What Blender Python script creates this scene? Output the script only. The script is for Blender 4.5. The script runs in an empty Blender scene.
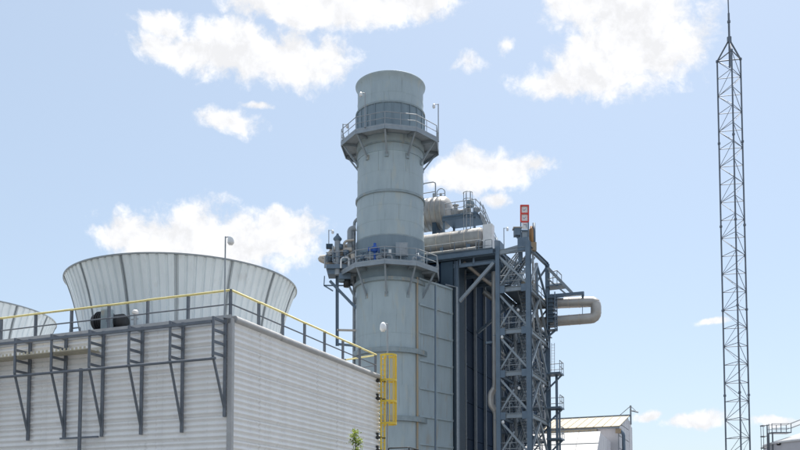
import bpy, math, random
from mathutils import Vector, Matrix
R = math.radians
random.seed(7)
scene = bpy.context.scene
col = scene.collection

# ------------------------------------------------------------------ camera
F = 900.0                 # focal length in photo pixels (photo 800 x 450)
PITCH = R(3.6)
HOR = 535.0               # horizon row
PPY = HOR - F*math.tan(PITCH)
CZ = 1.7
cd = bpy.data.cameras.new('camera'); cam = bpy.data.objects.new('camera', cd); col.objects.link(cam)
cam.location = (0, 0, CZ); cam.rotation_euler = (math.pi/2 + PITCH, 0, 0)
cd.sensor_fit = 'HORIZONTAL'; cd.sensor_width = 36; cd.lens = 36*F/800
cd.shift_y = (PPY-225)/800; cd.clip_start = .1; cd.clip_end = 6000
scene.camera = cam
scene.render.resolution_x = 1024; scene.render.resolution_y = 576
scene.view_settings.view_transform = 'Standard'; scene.view_settings.look = 'None'
scene.view_settings.exposure = 1.06; scene.view_settings.gamma = 1

def zat(py, Y):
    return CZ + Y*math.tan(PITCH + math.atan((PPY-py)/F))
def xz(px, py, Y):
    z = zat(py, Y); dep = Y*math.cos(PITCH) + (z-CZ)*math.sin(PITCH)
    return (px-400)/F*dep, z
def P(px, py, Y):
    x, z = xz(px, py, Y); return Vector((x, Y, z))
def pdir(px, py):
    return (P(px, py, 100) - Vector((0, 0, CZ))).normalized()

# ------------------------------------------------------------------ sun and sky
SUN_AZ, SUN_EL = R(24), R(66)
sd = bpy.data.lights.new('sun', 'SUN'); sun = bpy.data.objects.new('sun', sd); col.objects.link(sun)
sd.energy = 4.2; sd.angle = R(.53); sd.color = (1, .95, .87)
sv = Vector((math.sin(SUN_AZ)*math.cos(SUN_EL), math.cos(SUN_AZ)*math.cos(SUN_EL), math.sin(SUN_EL)))
sun.rotation_euler = sv.to_track_quat('Z', 'Y').to_euler(); sun.location = (0, 0, 80)

world = bpy.data.worlds.new('World'); scene.world = world; world.use_nodes = True
wt = world.node_tree; wn = wt.nodes; wl = wt.links; wn.clear()
def N(t, **kw):
    n = wn.new(t)
    for k, v in kw.items(): setattr(n, k, v)
    return n
def M(op, a, b=None, c=None):
    n = N('ShaderNodeMath', operation=op)
    for i, x in enumerate((a, b, c)):
        if x is None: continue
        if isinstance(x, (int, float)): n.inputs[i].default_value = x
        else: wl.new(x, n.inputs[i])
    return n.outputs[0]
sky = N('ShaderNodeTexSky', sky_type='NISHITA'); sky.sun_disc = False
sky.sun_elevation = SUN_EL; sky.sun_rotation = SUN_AZ; sky.altitude = 0
sky.air_density = 1.0; sky.dust_density = 1.5; sky.ozone_density = 1.6
tc = N('ShaderNodeTexCoord'); D = tc.outputs['Generated']
# domain warp
nz = N('ShaderNodeTexNoise'); nz.inputs['Scale'].default_value = 10; nz.inputs['Detail'].default_value = 5; nz.inputs['Roughness'].default_value = .55
wl.new(D, nz.inputs['Vector'])
wsub = N('ShaderNodeVectorMath', operation='SUBTRACT'); wl.new(nz.outputs['Color'], wsub.inputs[0]); wsub.inputs[1].default_value = (.5, .5, .5)
wsc = N('ShaderNodeVectorMath', operation='SCALE'); wl.new(wsub.outputs[0], wsc.inputs[0]); wsc.inputs['Scale'].default_value = .042
wad = N('ShaderNodeVectorMath', operation='ADD'); wl.new(D, wad.inputs[0]); wl.new(wsc.outputs[0], wad.inputs[1])
DW = wad.outputs[0]
blobs = [(232,46,62,26,1), (292,58,48,24,1), (180,46,46,17,.95), (325,58,20,24,.9), (160,18,26,11,.85), (205,34,26,13,.85),
         (300,4,95,17,1), (390,6,58,16,1), (425,0,30,9,.8), (232,120,27,12,.7), (258,103,14,4,.7),
         (150,240,52,22,1), (222,243,75,30,1), (285,238,42,25,1), (118,240,26,13,.9), (275,222,26,16,.95),
         (645,36,62,42,1), (600,64,56,30,1), (556,83,42,16,1), (678,42,28,28,.9), (625,8,76,24,1), (575,4,30,12,.9),
         (458,172,36,18,1), (500,166,48,18,1), (532,162,24,10,.85), (490,197,16,7,.8),
         (468,68,14,7,.42), (507,50,8,6,.42), (455,73,8,4,.35),
         (697,419,36,9,1), (657,414,18,6,.85), (712,322,15,4,.75), (778,419,22,5,.8)]
field = None
for (cx, cy, rx, ry, w) in blobs:
    d = pdir(cx, cy); k = 1/ (P(cx, cy, 1) - Vector((0, 0, CZ))).length
    s1 = N('ShaderNodeVectorMath', operation='SUBTRACT'); wl.new(DW, s1.inputs[0]); s1.inputs[1].default_value = d
    s2 = N('ShaderNodeVectorMath', operation='MULTIPLY'); wl.new(s1.outputs[0], s2.inputs[0])
    s2.inputs[1].default_value = (F/(rx*1.25*k), F/(rx*3*k), F/(ry*1.25*k))
    s3 = N('ShaderNodeVectorMath', operation='LENGTH'); wl.new(s2.outputs[0], s3.inputs[0])
    f = M('SUBTRACT', w, M('MULTIPLY', s3.outputs['Value'], w))
    field = f if field is None else (lambda n: n)(M('SMOOTH_MAX', field, f, .18))
# the rest of the sky carries scattered cumulus of the same kind
gn = N('ShaderNodeTexNoise'); gn.inputs['Scale'].default_value = 3.2; gn.inputs['Detail'].default_value = 3; wl.new(D, gn.inputs['Vector'])
sep = N('ShaderNodeSeparateXYZ'); wl.new(D, sep.inputs[0])
away = N('ShaderNodeMapRange', interpolation_type='SMOOTHSTEP'); wl.new(sep.outputs['Y'], away.inputs['Value'])
away.inputs['From Min'].default_value = .82; away.inputs['From Max'].default_value = .55
gen = M('MULTIPLY', M('SUBTRACT', gn.outputs['Fac'], .54), 5.0)
gen = M('SUBTRACT', M('MULTIPLY', M('ADD', gen, 1.2), away.outputs[0]), 1.2)
field = M('MAXIMUM', field, M('MINIMUM', gen, .9))
fn = N('ShaderNodeTexNoise'); fn.inputs['Scale'].default_value = 26; fn.inputs['Detail'].default_value = 10; fn.inputs['Roughness'].default_value = .64
wl.new(DW, fn.inputs['Vector'])
bn_ = N('ShaderNodeTexNoise'); bn_.inputs['Scale'].default_value = 11; bn_.inputs['Detail'].default_value = 3; wl.new(D, bn_.inputs['Vector'])
up_ = N('ShaderNodeVectorMath', operation='ADD'); wl.new(DW, up_.inputs[0]); up_.inputs[1].default_value = (.004, 0, .014)
fu = N('ShaderNodeTexNoise'); fu.inputs['Scale'].default_value = 26; fu.inputs['Detail'].default_value = 6; fu.inputs['Roughness'].default_value = .6
wl.new(up_.outputs[0], fu.inputs['Vector'])
dens_in = M('ADD', M('ADD', field, M('MULTIPLY', M('SUBTRACT', fn.outputs['Fac'], .5), 1.9)), M('MULTIPLY', M('SUBTRACT', bn_.outputs['Fac'], .5), .9))
dens = N('ShaderNodeMapRange', interpolation_type='SMOOTHSTEP'); wl.new(dens_in, dens.inputs['Value'])
dens.inputs['From Min'].default_value = -.03; dens.inputs['From Max'].default_value = .46
# cloud colour: lumps shade themselves where denser cloud lies sunward of them
lum = M('MULTIPLY', M('SUBTRACT', fn.outputs['Fac'], fu.outputs['Fac']), .75)
shade = N('ShaderNodeClamp'); wl.new(M('ADD', lum, .955), shade.inputs[0]); shade.inputs['Min'].default_value = .86; shade.inputs['Max'].default_value = 1.03
cc = N('ShaderNodeVectorMath', operation='SCALE'); cc.inputs[0].default_value = (4.72, 4.76, 4.88); wl.new(shade.outputs[0], cc.inputs['Scale'])
# thin high haze veil over the whole sky
veil = N('ShaderNodeMixRGB'); veil.inputs[0].default_value = .60; wl.new(sky.outputs[0], veil.inputs[1]); veil.inputs[2].default_value = (2.5, 2.96, 3.36, 1)
mix = N('ShaderNodeMixRGB'); wl.new(dens.outputs[0], mix.inputs[0]); wl.new(veil.outputs[0], mix.inputs[1]); wl.new(cc.outputs[0], mix.inputs[2])
bg = N('ShaderNodeBackground'); wl.new(mix.outputs[0], bg.inputs[0]); bg.inputs[1].default_value = .105
wo = N('ShaderNodeOutputWorld'); wl.new(bg.outputs[0], wo.inputs[0])

# ------------------------------------------------------------------ materials
def mat(name, c1, c2=None, rough=.55, metal=0., scale=1.5, stretch=(1, 1, 1), bump=0., bscale=8., spots=None, spot_col=None, spot_scale=2.5, rrange=.12, bstretch=(1,1,1), spec=.5, streak=0., streak_col=(.20,.15,.10)):
    m = bpy.data.materials.new(name); m.use_nodes = True
    t = m.node_tree; n = t.nodes; l = t.links; b = n['Principled BSDF']
    c2 = c2 or tuple(x*.8 for x in c1)
    tcn = n.new('ShaderNodeTexCoord'); mp = n.new('ShaderNodeMapping'); mp.inputs['Scale'].default_value = stretch
    l.new(tcn.outputs['Object'], mp.inputs['Vector'])
    a = n.new('ShaderNodeTexNoise'); a.inputs['Scale'].default_value = scale; a.inputs['Detail'].default_value = 7; a.inputs['Roughness'].default_value = .62
    l.new(mp.outputs[0], a.inputs['Vector'])
    r = n.new('ShaderNodeValToRGB'); r.color_ramp.elements[0].position = .32; r.color_ramp.elements[1].position = .68
    r.color_ramp.elements[0].color = (*c2, 1); r.color_ramp.elements[1].color = (*c1, 1)
    l.new(a.outputs['Fac'], r.inputs[0]); out = r.outputs[0]
    if spots is not None:
        s = n.new('ShaderNodeTexNoise'); s.inputs['Scale'].default_value = spot_scale; s.inputs['Detail'].default_value = 6
        mp2 = n.new('ShaderNodeMapping'); mp2.inputs['Scale'].default_value = (1, 1, .35); mp2.inputs['Location'].default_value = (3.1, 7.7, 1.3)
        l.new(tcn.outputs['Object'], mp2.inputs['Vector']); l.new(mp2.outputs[0], s.inputs['Vector'])
        rr = n.new('ShaderNodeValToRGB'); rr.color_ramp.elements[0].position = 1-spots-.05; rr.color_ramp.elements[1].position = 1-spots+.06
        l.new(s.outputs['Fac'], rr.inputs[0])
        mx = n.new('ShaderNodeMixRGB'); l.new(rr.outputs[0], mx.inputs[0]); l.new(out, mx.inputs[1]); mx.inputs[2].default_value = (*spot_col, 1); out = mx.outputs[0]
    if streak:
        k_ = n.new('ShaderNodeTexNoise'); k_.inputs['Scale'].default_value = 5.0; k_.inputs['Detail'].default_value = 5
        mp4 = n.new('ShaderNodeMapping'); mp4.inputs['Scale'].default_value = (1, 1, .07); mp4.inputs['Location'].default_value = (11.3, 2.7, 5.1)
        l.new(tcn.outputs['Object'], mp4.inputs['Vector']); l.new(mp4.outputs[0], k_.inputs['Vector'])
        kr = n.new('ShaderNodeMapRange'); l.new(k_.outputs['Fac'], kr.inputs['Value'])
        kr.inputs['From Min'].default_value = .60; kr.inputs['From Max'].default_value = .78; kr.inputs['To Max'].default_value = streak
        mx4 = n.new('ShaderNodeMixRGB'); l.new(kr.outputs[0], mx4.inputs[0]); l.new(out, mx4.inputs[1]); mx4.inputs[2].default_value = (*streak_col, 1); out = mx4.outputs[0]
    l.new(out, b.inputs['Base Color'])
    mr = n.new('ShaderNodeMapRange'); l.new(a.outputs['Fac'], mr.inputs['Value'])
    mr.inputs['To Min'].default_value = max(.05, rough-rrange); mr.inputs['To Max'].default_value = min(1, rough+rrange)
    l.new(mr.outputs[0], b.inputs['Roughness']); b.inputs['Metallic'].default_value = metal
    if bump:
        bn = n.new('ShaderNodeTexNoise'); bn.inputs['Scale'].default_value = bscale; bn.inputs['Detail'].default_value = 4
        mp3 = n.new('ShaderNodeMapping'); mp3.inputs['Scale'].default_value = bstretch
        l.new(tcn.outputs['Object'], mp3.inputs['Vector']); l.new(mp3.outputs[0], bn.inputs['Vector'])
        bb = n.new('ShaderNodeBump'); bb.inputs['Strength'].default_value = bump; bb.inputs['Distance'].default_value = .05
        l.new(bn.outputs['Fac'], bb.inputs['Height']); l.new(bb.outputs[0], b.inputs['Normal'])
    b.inputs['Specular IOR Level'].default_value = spec
    return m
ST = (1, 1, .12)
MT = dict(
 ground=mat('ground', (.125,.123,.118), (.085,.084,.08), .9, scale=.2, bump=.3),  # out of view; tone lowered so less light bounces up onto the walls
 siding=mat('siding', (.86,.85,.84), (.77,.76,.75), .55, 0, scale=1.6, stretch=(1,1,.25), spots=.30, spot_col=(.62,.61,.595), spot_scale=2.2, streak=.4, streak_col=(.45,.42,.38), bump=.12, bscale=2.5),
 trim=mat('trim', (.44,.44,.445), (.36,.36,.365), .5, .1, scale=2.5, spots=.30, spot_col=(.34,.315,.29)),
 frp=mat('frp', (.80,.86,.89), (.66,.72,.75), .5, 0, scale=.9, stretch=(1,1,.2), spots=.34, spot_col=(.64,.67,.68), spot_scale=1.6, streak=.22, streak_col=(.40,.41,.40)),
 frpdark=mat('frpdark', (.33,.36,.38), (.25,.275,.29), .6, scale=3),
 stack=mat('stack', (.395,.47,.50), (.33,.40,.435), .55, .1, scale=1.3, stretch=(1,1,.3), spots=.40, spot_col=(.40,.445,.44), spot_scale=1.7, streak=.55, streak_col=(.20,.22,.22), bump=.12, bscale=1.2),
 stack_dark=mat('stack_dark', (.215,.28,.325), (.165,.22,.262), .55, .1, scale=1.2, stretch=ST),
 ring=mat('ring', (.30,.36,.39), (.22,.275,.30), .55, .1, scale=2, spots=.40, spot_col=(.36,.345,.30)),
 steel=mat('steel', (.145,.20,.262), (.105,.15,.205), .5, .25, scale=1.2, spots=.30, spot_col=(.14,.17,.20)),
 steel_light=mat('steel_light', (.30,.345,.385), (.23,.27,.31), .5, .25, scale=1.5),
 casing=mat('casing', (.008,.027,.062), (.006,.019,.045), .7, 0, scale=.6, stretch=ST, spec=.15),  # dark blue paint, its colour darkened further for the shade below the deck
 casing2=mat('casing2', (.052,.085,.122), (.038,.064,.095), .6, 0, scale=.8, stretch=ST, spec=.25),
 duct=mat('duct', (.41,.49,.53), (.335,.41,.45), .55, .1, scale=.8, stretch=(1,1,.3), spots=.36, spot_col=(.38,.40,.39), spot_scale=1.2, streak=.6, streak_col=(.30,.22,.15)),
 rail=mat('rail', (.16,.18,.21), (.115,.13,.155), .5, .15, scale=4),
 galv=mat('galv', (.36,.39,.42), (.26,.29,.32), .6, .1, scale=4),
 mast=mat('mast', (.17,.20,.245), (.12,.145,.185), .6, .15, scale=3),
 yellow=mat('yellow', (.80,.60,.09), (.68,.47,.05), .5, 0, scale=3, stretch=(1,1,.3)),
 yellow_pale=mat('yellow_pale', (.80,.72,.36), (.68,.57,.22), .55, 0, scale=3),
 black=mat('black', (.022,.024,.028), (.012,.013,.015), .55, 0, scale=4),
 clad=mat('clad', (.40,.395,.385), (.30,.295,.285), .45, .4, scale=1.6, stretch=(1,1,.5), spots=.36, spot_col=(.29,.255,.225), bump=.22, bscale=3, bstretch=(1,1,.25)),
 beige=mat('beige', (.56,.51,.45), (.42,.37,.32), .5, .3, scale=2),
 pipe_tan=mat('pipe_tan', (.48,.46,.44), (.38,.36,.34), .42, .35, scale=1.6, bump=.2, bscale=4),
 white=mat('white', (.80,.80,.80), (.70,.70,.71), .5, 0, scale=1.5),
 whitewall=mat('whitewall', (.66,.65,.68), (.57,.56,.59), .55, 0, scale=.5, stretch=ST),
 cream=mat('cream', (.35,.315,.24), (.29,.255,.185), .6, 0, scale=.8, spots=.38, spot_col=(.29,.245,.175)),
 red=mat('red', (.72,.07,.05), (.58,.05,.035), .5, 0, scale=4),
 blue=mat('blue', (.02,.10,.42), (.015,.07,.3), .45, 0, scale=4),
 orange=mat('orange', (.42,.23,.09), (.30,.16,.07), .6, 0, scale=2, stretch=ST),
 rust=mat('rust', (.40,.29,.17), (.33,.31,.27), .65, 0, scale=1.6, stretch=(1,1,.4)),
 concrete=mat('concrete', (.42,.41,.39), (.34,.33,.31), .85, 0, scale=1.5),
 grating=mat('grating', (.62,.57,.44), (.46,.42,.33), .6, .2, scale=5),
 bark=mat('bark', (.10,.075,.05), (.06,.045,.03), .9, 0, scale=8, stretch=(1,1,.3)),
 lamp=mat('lamp', (.82,.83,.84), (.72,.73,.75), .3, 0, scale=4),
 purple=mat('purple', (.30,.31,.44), (.25,.26,.38), .6, 0),
)
def leafmat():
    m = mat('leaf', (.16,.25,.035), (.08,.15,.02), .5, 0, scale=9)
    b = m.node_tree.nodes['Principled BSDF']
    t = m.node_tree; tr = t.nodes.new('ShaderNodeBsdfTranslucent'); tr.inputs[0].default_value = (.34,.42,.05,1)
    mx = t.nodes.new('ShaderNodeMixShader'); mx.inputs[0].default_value = .4
    o = t.nodes['Material Output']; t.links.new(b.outputs[0], mx.inputs[1]); t.links.new(tr.outputs[0], mx.inputs[2]); t.links.new(mx.outputs[0], o.inputs[0])
    return m
MT['leaf'] = leafmat()

# ------------------------------------------------------------------ builders
Z = Vector((0, 0, 1))
class MB:
    def __init__(s): s.v = []; s.f = []; s.smooth = []
    def add(s, vs, fs, sm=False):
        o = len(s.v); s.v += [Vector(x) for x in vs]; s.f += [tuple(i+o for i in f) for f in fs]; s.smooth += [sm]*len(fs); return s
    def box(s, c, size, ax=None):
        c = Vector(c); X, Y, W = ax or (Vector((1,0,0)), Vector((0,1,0)), Z)
        h = [x/2 for x in size]
        vs = [c + X*h[0]*i + Y*h[1]*j + W*h[2]*k for k in (-1,1) for j in (-1,1) for i in (-1,1)]
        return s.add(vs, [(0,2,3,1),(4,5,7,6),(0,1,5,4),(2,6,7,3),(0,4,6,2),(1,3,7,5)])
    def bar(s, p, q, w, h=None, up=Z):
        p = Vector(p); q = Vector(q); d = q-p; L = d.length; d.normalize()
        a = d.cross(up)
        if a.length < 1e-3: a = d.cross(Vector((1,0,0)) if abs(d.x) < .9 else Vector((0,1,0)))
        a.normalize(); b = a.cross(d)
        return s.box((p+q)/2, (w, L, h or w), (a, d, b))
    def ibeam(s, p, q, w, d_, web=None, up=Z):
        p = Vector(p); q = Vector(q); d = (q-p).normalized(); a = d.cross(up)
        if a.length < 1e-3: a = d.cross(UU)
        a.normalize(); b = a.cross(d); t = min(.03, d_*.14); W = w/2; H = d_/2; tw = .012
        prof = [(-W,-H),(W,-H),(W,-H+t),(tw,-H+t),(tw,H-t),(W,H-t),(W,H),(-W,H),(-W,H-t),(-tw,H-t),(-tw,-H+t),(-W,-H+t)]
        n = len(prof); vs = [p+a*x+b*y for x, y in prof] + [q+a*x+b*y for x, y in prof]
        fs = [(i,(i+1)%n,n+(i+1)%n,n+i) for i in range(n)] + [tuple(range(n-1,-1,-1)), tuple(range(n,2*n))]
        return s.add(vs, fs)
    def tube(s, pts, r, n=8, caps=True):
        pts = [Vector(p) for p in pts]; rings = []
        prev = None
        for i, p in enumerate(pts):
            t = (pts[min(i+1,len(pts)-1)] - pts[max(i-1,0)]).normalized()
            if prev is None:
                a = t.cross(Z)
                if a.length < 1e-3: a = t.cross(Vector((1,0,0)))
            else: a = prev - t*prev.dot(t)
            a.normalize(); prev = a; b = t.cross(a); rr = r[i] if isinstance(r, (list, tuple)) else r
            rings.append([p + (a*math.cos(2*math.pi*k/n) + b*math.sin(2*math.pi*k/n))*rr for k in range(n)])
        vs = [v for g in rings for v in g]; fs = []
        for i in range(len(rings)-1):
            for k in range(n): fs.append((i*n+k, i*n+(k+1)%n, (i+1)*n+(k+1)%n, (i+1)*n+k))
        s.add(vs, fs, True)
        if caps:
            s.add(rings[0], [tuple(range(n-1,-1,-1))]); s.add(rings[-1], [tuple(range(n))])
        return s
    def lathe(s, c, prof, n=64, ax=None, a0=0, a1=2*math.pi, smooth=True):
        c = Vector(c); A, B_, W = ax or (Vector((1,0,0)), Vector((0,1,0)), Z)
        full = abs(a1-a0-2*math.pi) < 1e-6; m = n if full else n+1
        vs = []
        for r, z in prof:
            for k in range(m):
                t = a0+(a1-a0)*k/n; vs.append(c + A*r*math.cos(t) + B_*r*math.sin(t) + W*z)
        fs = []
        for i in range(len(prof)-1):
            for k in range(n):
                k2 = (k+1) % m; fs.append((i*m+k, i*m+k2, (i+1)*m+k2, (i+1)*m+k))
        return s.add(vs, fs, smooth)
    def prism(s, poly, ext):
        poly = [Vector(p) for p in poly]; n = len(poly); ext = Vector(ext)
        return s.add(poly+[p+ext for p in poly], [tuple(range(n-1,-1,-1)), tuple(range(n,2*n))] + [(i,(i+1)%n,n+(i+1)%n,n+i) for i in range(n)])
    def build(s, name, m, parent=None, base=None):
        me = bpy.data.meshes.new(name); o = bpy.data.objects.new(name, me); col.objects.link(o)
        if parent is not None:
            r = parent
            while r.parent: r = r.parent
            off = r.location; o.parent = parent
        else:
            off = Vector(base) if base is not None else Vector((0,0,0)); o.location = off
        me.from_pydata([v-off for v in s.v], [], s.f)
        me.polygons.foreach_set('use_smooth', s.smooth); me.materials.append(MT[m] if isinstance(m, str) else m)
        me.update(); return o
def tag(o, label=None, cat=None, group=None, kind=None):
    for k, v in (('label', label), ('category', cat), ('group', group), ('kind', kind)):
        if v: o[k] = v
    return o
def thing(name, label, cat, loc, group=None):
    o = bpy.data.objects.new(name, None); col.objects.link(o); o.location = loc; o.empty_display_size = .3
    return tag(o, label, cat, group)
def bar(name, p, q, w, m, parent, h=None, up=Z): return MB().bar(p, q, w, h, up).build(name, m, parent)
def ib(name, p, q, w, d, m, parent, up=Z): return MB().ibeam(p, q, w, d, up=up).build(name, m, parent)
def tube(name, pts, r, m, parent, n=8): return MB().tube(pts, r, n).build(name, m, parent)
def arc(c, a, b, r, t0, t1, n=8):
    return [Vector(c)+Vector(a)*r*math.cos(t0+(t1-t0)*i/n)+Vector(b)*r*math.sin(t0+(t1-t0)*i/n) for i in range(n+1)]
def rounded(pts, r, n=6):
    pts = [Vector(p) for p in pts]; out = [pts[0]]
    for i in range(1, len(pts)-1):
        a = (pts[i-1]-pts[i]); b = (pts[i+1]-pts[i]); rr = min(r, a.length*.5, b.length*.5); a.normalize(); b.normalize()
        for k in range(n+1):
            t = k/n; out.append(pts[i] + a*rr*(1-t)**2 + b*rr*t**2)
    return out + [pts[-1]]

# plant axes: UU runs back along the right wall, VV runs left along the left wall
ang = math.atan2(.384, .923)
UU = Vector((math.sin(ang), math.cos(ang), 0)); VV = Vector((-math.cos(ang), math.sin(ang), 0)); WW = -VV
C0 = Vector((-6.57, 34.6, 0)); S0 = Vector((-.82, 75.0, 0))
def B(u, v, z): return C0 + UU*u + VV*v + Z*z
def H(u, w, z): return S0 + UU*u + WW*w + Z*z
AX = (UU, VV, Z)

# ------------------------------------------------------------------ ground
g = MB(); g.add([(-2500,-2500,0),(2500,-2500,0),(2500,2500,0),(-2500,2500,0)], [(0,1,2,3)])
tag(g.build('ground', 'ground'), 'dark ground of the plant yard, out of view', kind='structure')

# ------------------------------------------------------------------ cooling tower building
ZR = zat(318, 34.6); LU = 14.1; LV = 30.0
bld = thing('cooling_tower_building', 'grey corrugated metal cooling tower block with pipe brackets and yellow roof rail', 'building', B(LU/2, LV/2, 0))
MB().box(B(LU/2, LV/2, (ZR-.12)/2), (LU-.3, LV-.3, ZR-.12), AX).build('core_wall', 'concrete', bld)
MB().box(B(LU/2, LV/2, ZR-.05), (LU+.02, LV+.02, .12), AX).build('roof_deck', 'trim', bld)
ROW = .93; PIT = ROW/4; AMP = .088
def sheet_mesh(L):
    me = []
    pf = []
    for k in range(4):
        for t, h in [(q/8, .5-.5*math.cos(2*math.pi*q/8)) for q in range(8)]:
            pf.append(((k+t)*PIT, h*AMP))
    pf.append((ROW+.03, 0))
    pts = [(-z, y + .026*z/ROW) for z, y in pf]
    n = len(pts)
    vs = [(0, y, z) for z, y in pts] + [(L, y, z) for z, y in pts]
    fs = [(i, i+1, n+i+1, n+i) for i in range(n-1)]
    m = bpy.data.meshes.new('siding_sheet'); m.from_pydata(vs, [], fs); m.materials.append(MT['siding']); m.polygons.foreach_set('use_smooth', [True]*len(fs)); m.update(); return m
def sheets(org, along, out, L, ncol, sx):
    sm = sheet_mesh(L/ncol)
    rot = Matrix((along, out, Z)).transposed().to_4x4()
    r = 0; z = ZR-.06
    while z > .3:
        for c in range(ncol):
            o = bpy.data.objects.new('siding_sheet', sm); col.objects.link(o); o.parent = bld
            j = random.uniform(-.006, .006)
            o.matrix_local = Matrix.Translation(org + along*(L/ncol*c) + out*(.0 + .004*(c % 2) + abs(j)) + Z*z - bld.location) @ rot
        z -= ROW
sheets(B(0, 0, 0)+WW*.002, UU, WW, LU, 2, 0)
sheets(B(0, LV, 0)-UU*.002, WW, -UU, LV, 5, 0)
# corner trim, coping
MB().box(B(-.02, -.105, ZR/2-.02), (.16, .03, ZR-.02), AX).build('corner_trim', 'trim', bld)
MB().box(B(-.115, -.02, ZR/2-.02), (.03, .19, ZR-.02), AX).build('corner_trim', 'trim', bld)
for k in range(4):
    a = .1+(LU-.1)*k/4; b = .1+(LU-.1)*(k+1)/4-.012
    cp = MB(); n = 10
    prof = [(-.10 - .12*math.sin(math.pi*i/n), ZR-.17+.27*(1-math.cos(math.pi*i/n))/2) for i in range(n+1)] + [(.35, ZR+.09), (.35, ZR+.02)]
    dz = random.uniform(-.012, .012)
    cp.prism([B(a, v, z+dz) for v, z in prof], UU*(b-a)); cp.build('coping', 'trim', bld)
for k in range(6):
    a = -.06+(LV+.1)*k/6; b = -.06+(LV+.1)*(k+1)/6-.012
    MB().box(B(-.10, (a+b)/2, ZR-.06), (.06, b-a, .34), AX).build('fascia', 'trim', bld)
# guard rails
RH = 1.1; SP = 1.945
posts_r = [B(SP*k, -.04, ZR) for k in range(1, 8)]
posts_l = [B(-.07, 1.975*k, ZR) for k in range(0, 16)]
posts_b = [B(LU-.05, 1.95*k, ZR) for k in range(1, 7)]
for p in posts_r+posts_l:
    MB().box(p+Z*(RH/2-.04), (.10, .10, RH+.12), AX).build('guardrail_post', 'rail', bld)
for p in posts_b:
    MB().box(p+Z*(RH/2), (.06, .06, RH), AX).build('guardrail_post', 'rail', bld)
def rails(pts, off):
    for a, b in zip(pts[:-1], pts[1:]):
        e = off
        tube('top_rail', [a+e+Z*(RH-.03), b+e+Z*(RH-.03+random.uniform(-.015,.015))], .045, 'yellow_pale', bld, 6)
        tube('mid_rail', [a+e+Z*.52, b+e+Z*(.52+random.uniform(-.01,.01))], .03, 'rail', bld, 6)
rails([B(-.07, 0, ZR)]+posts_r, WW*.05); rails(posts_l, -UU*.05); rails([posts_r[-1]]+posts_b, UU*.05)
# pipe brackets standing off the camera side wall
LB = .82
for k in range(7):
    s = .16 + 1.98*k
    top = ZR-.02; zb = zat(438, 34.6+.384*s)+ .2
    zb = zat(417 if k == 0 else 438-0, 34.6) if k == 0 else zat(430, 34.6) - .02
    hb = zat(360, 34.6)
    br = MB().bar(B(-.16, s, zb), B(-.16, s, top), .12).build('bracket_post', 'rail', bld)
    MB().bar(B(-.16-LB, s, hb), B(-.16-LB, s, top-.12), .09).build('bracket_hanger', 'rail', br)
    MB().bar(B(-.16-LB, s, hb), B(-.16, s, zb+.28), .075).build('bracket_brace', 'rail', br)
    for j in range(4):
        z = hb + .12 + (top-hb-.3)*j/3
        MB().bar(B(-.16-LB, s, z), B(-.16, s, z), .07, .10).build('bracket_rung', 'rail', br)
zz = zat(363, 34.6); tube('pipe_rail', [B(-.16-LB-.06, -.0, zz), B(-.16-LB-.06, 14, zz)], .055, 'rail', bld, 8)
zz = zat(326.5, 34.6); bar('pipe_rail', B(-.16-LB-.02, .2, zz), B(-.16-LB-.02, 14, zz), .11, 'rail', bld)
zz = zat(378, 34.6)
bar('drop_post', B(-.32, 7.1, 0), B(-.32, 7.1, zat(372, 37.3)+.1), .12, 'rail', bld)
bar('drop_tie', B(-.30, 6.15, zat(438, 37.2)), B(-.30, 8.15, zat(438, 37.2)), .07, 'rail', bld)
# short perforated catwalk resting on the left brackets
for k in range(4):
    a = 6.25+1.985*k; zc = zat(340.5, 34.6)
    cw = MB().box(B(-.16-LB/2, a+.98, zc), (LB-.05, 1.93, .03), AX)
    for i in range(9):
        for f_ in (-1, 1): cw.box(B(-.16-LB/2+f_*(LB/2-.02), a+.12+.21*i, zc+.06), (.02, .1, .09), AX)
    cw.build('catwalk_grating', 'grating', bld)

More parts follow.
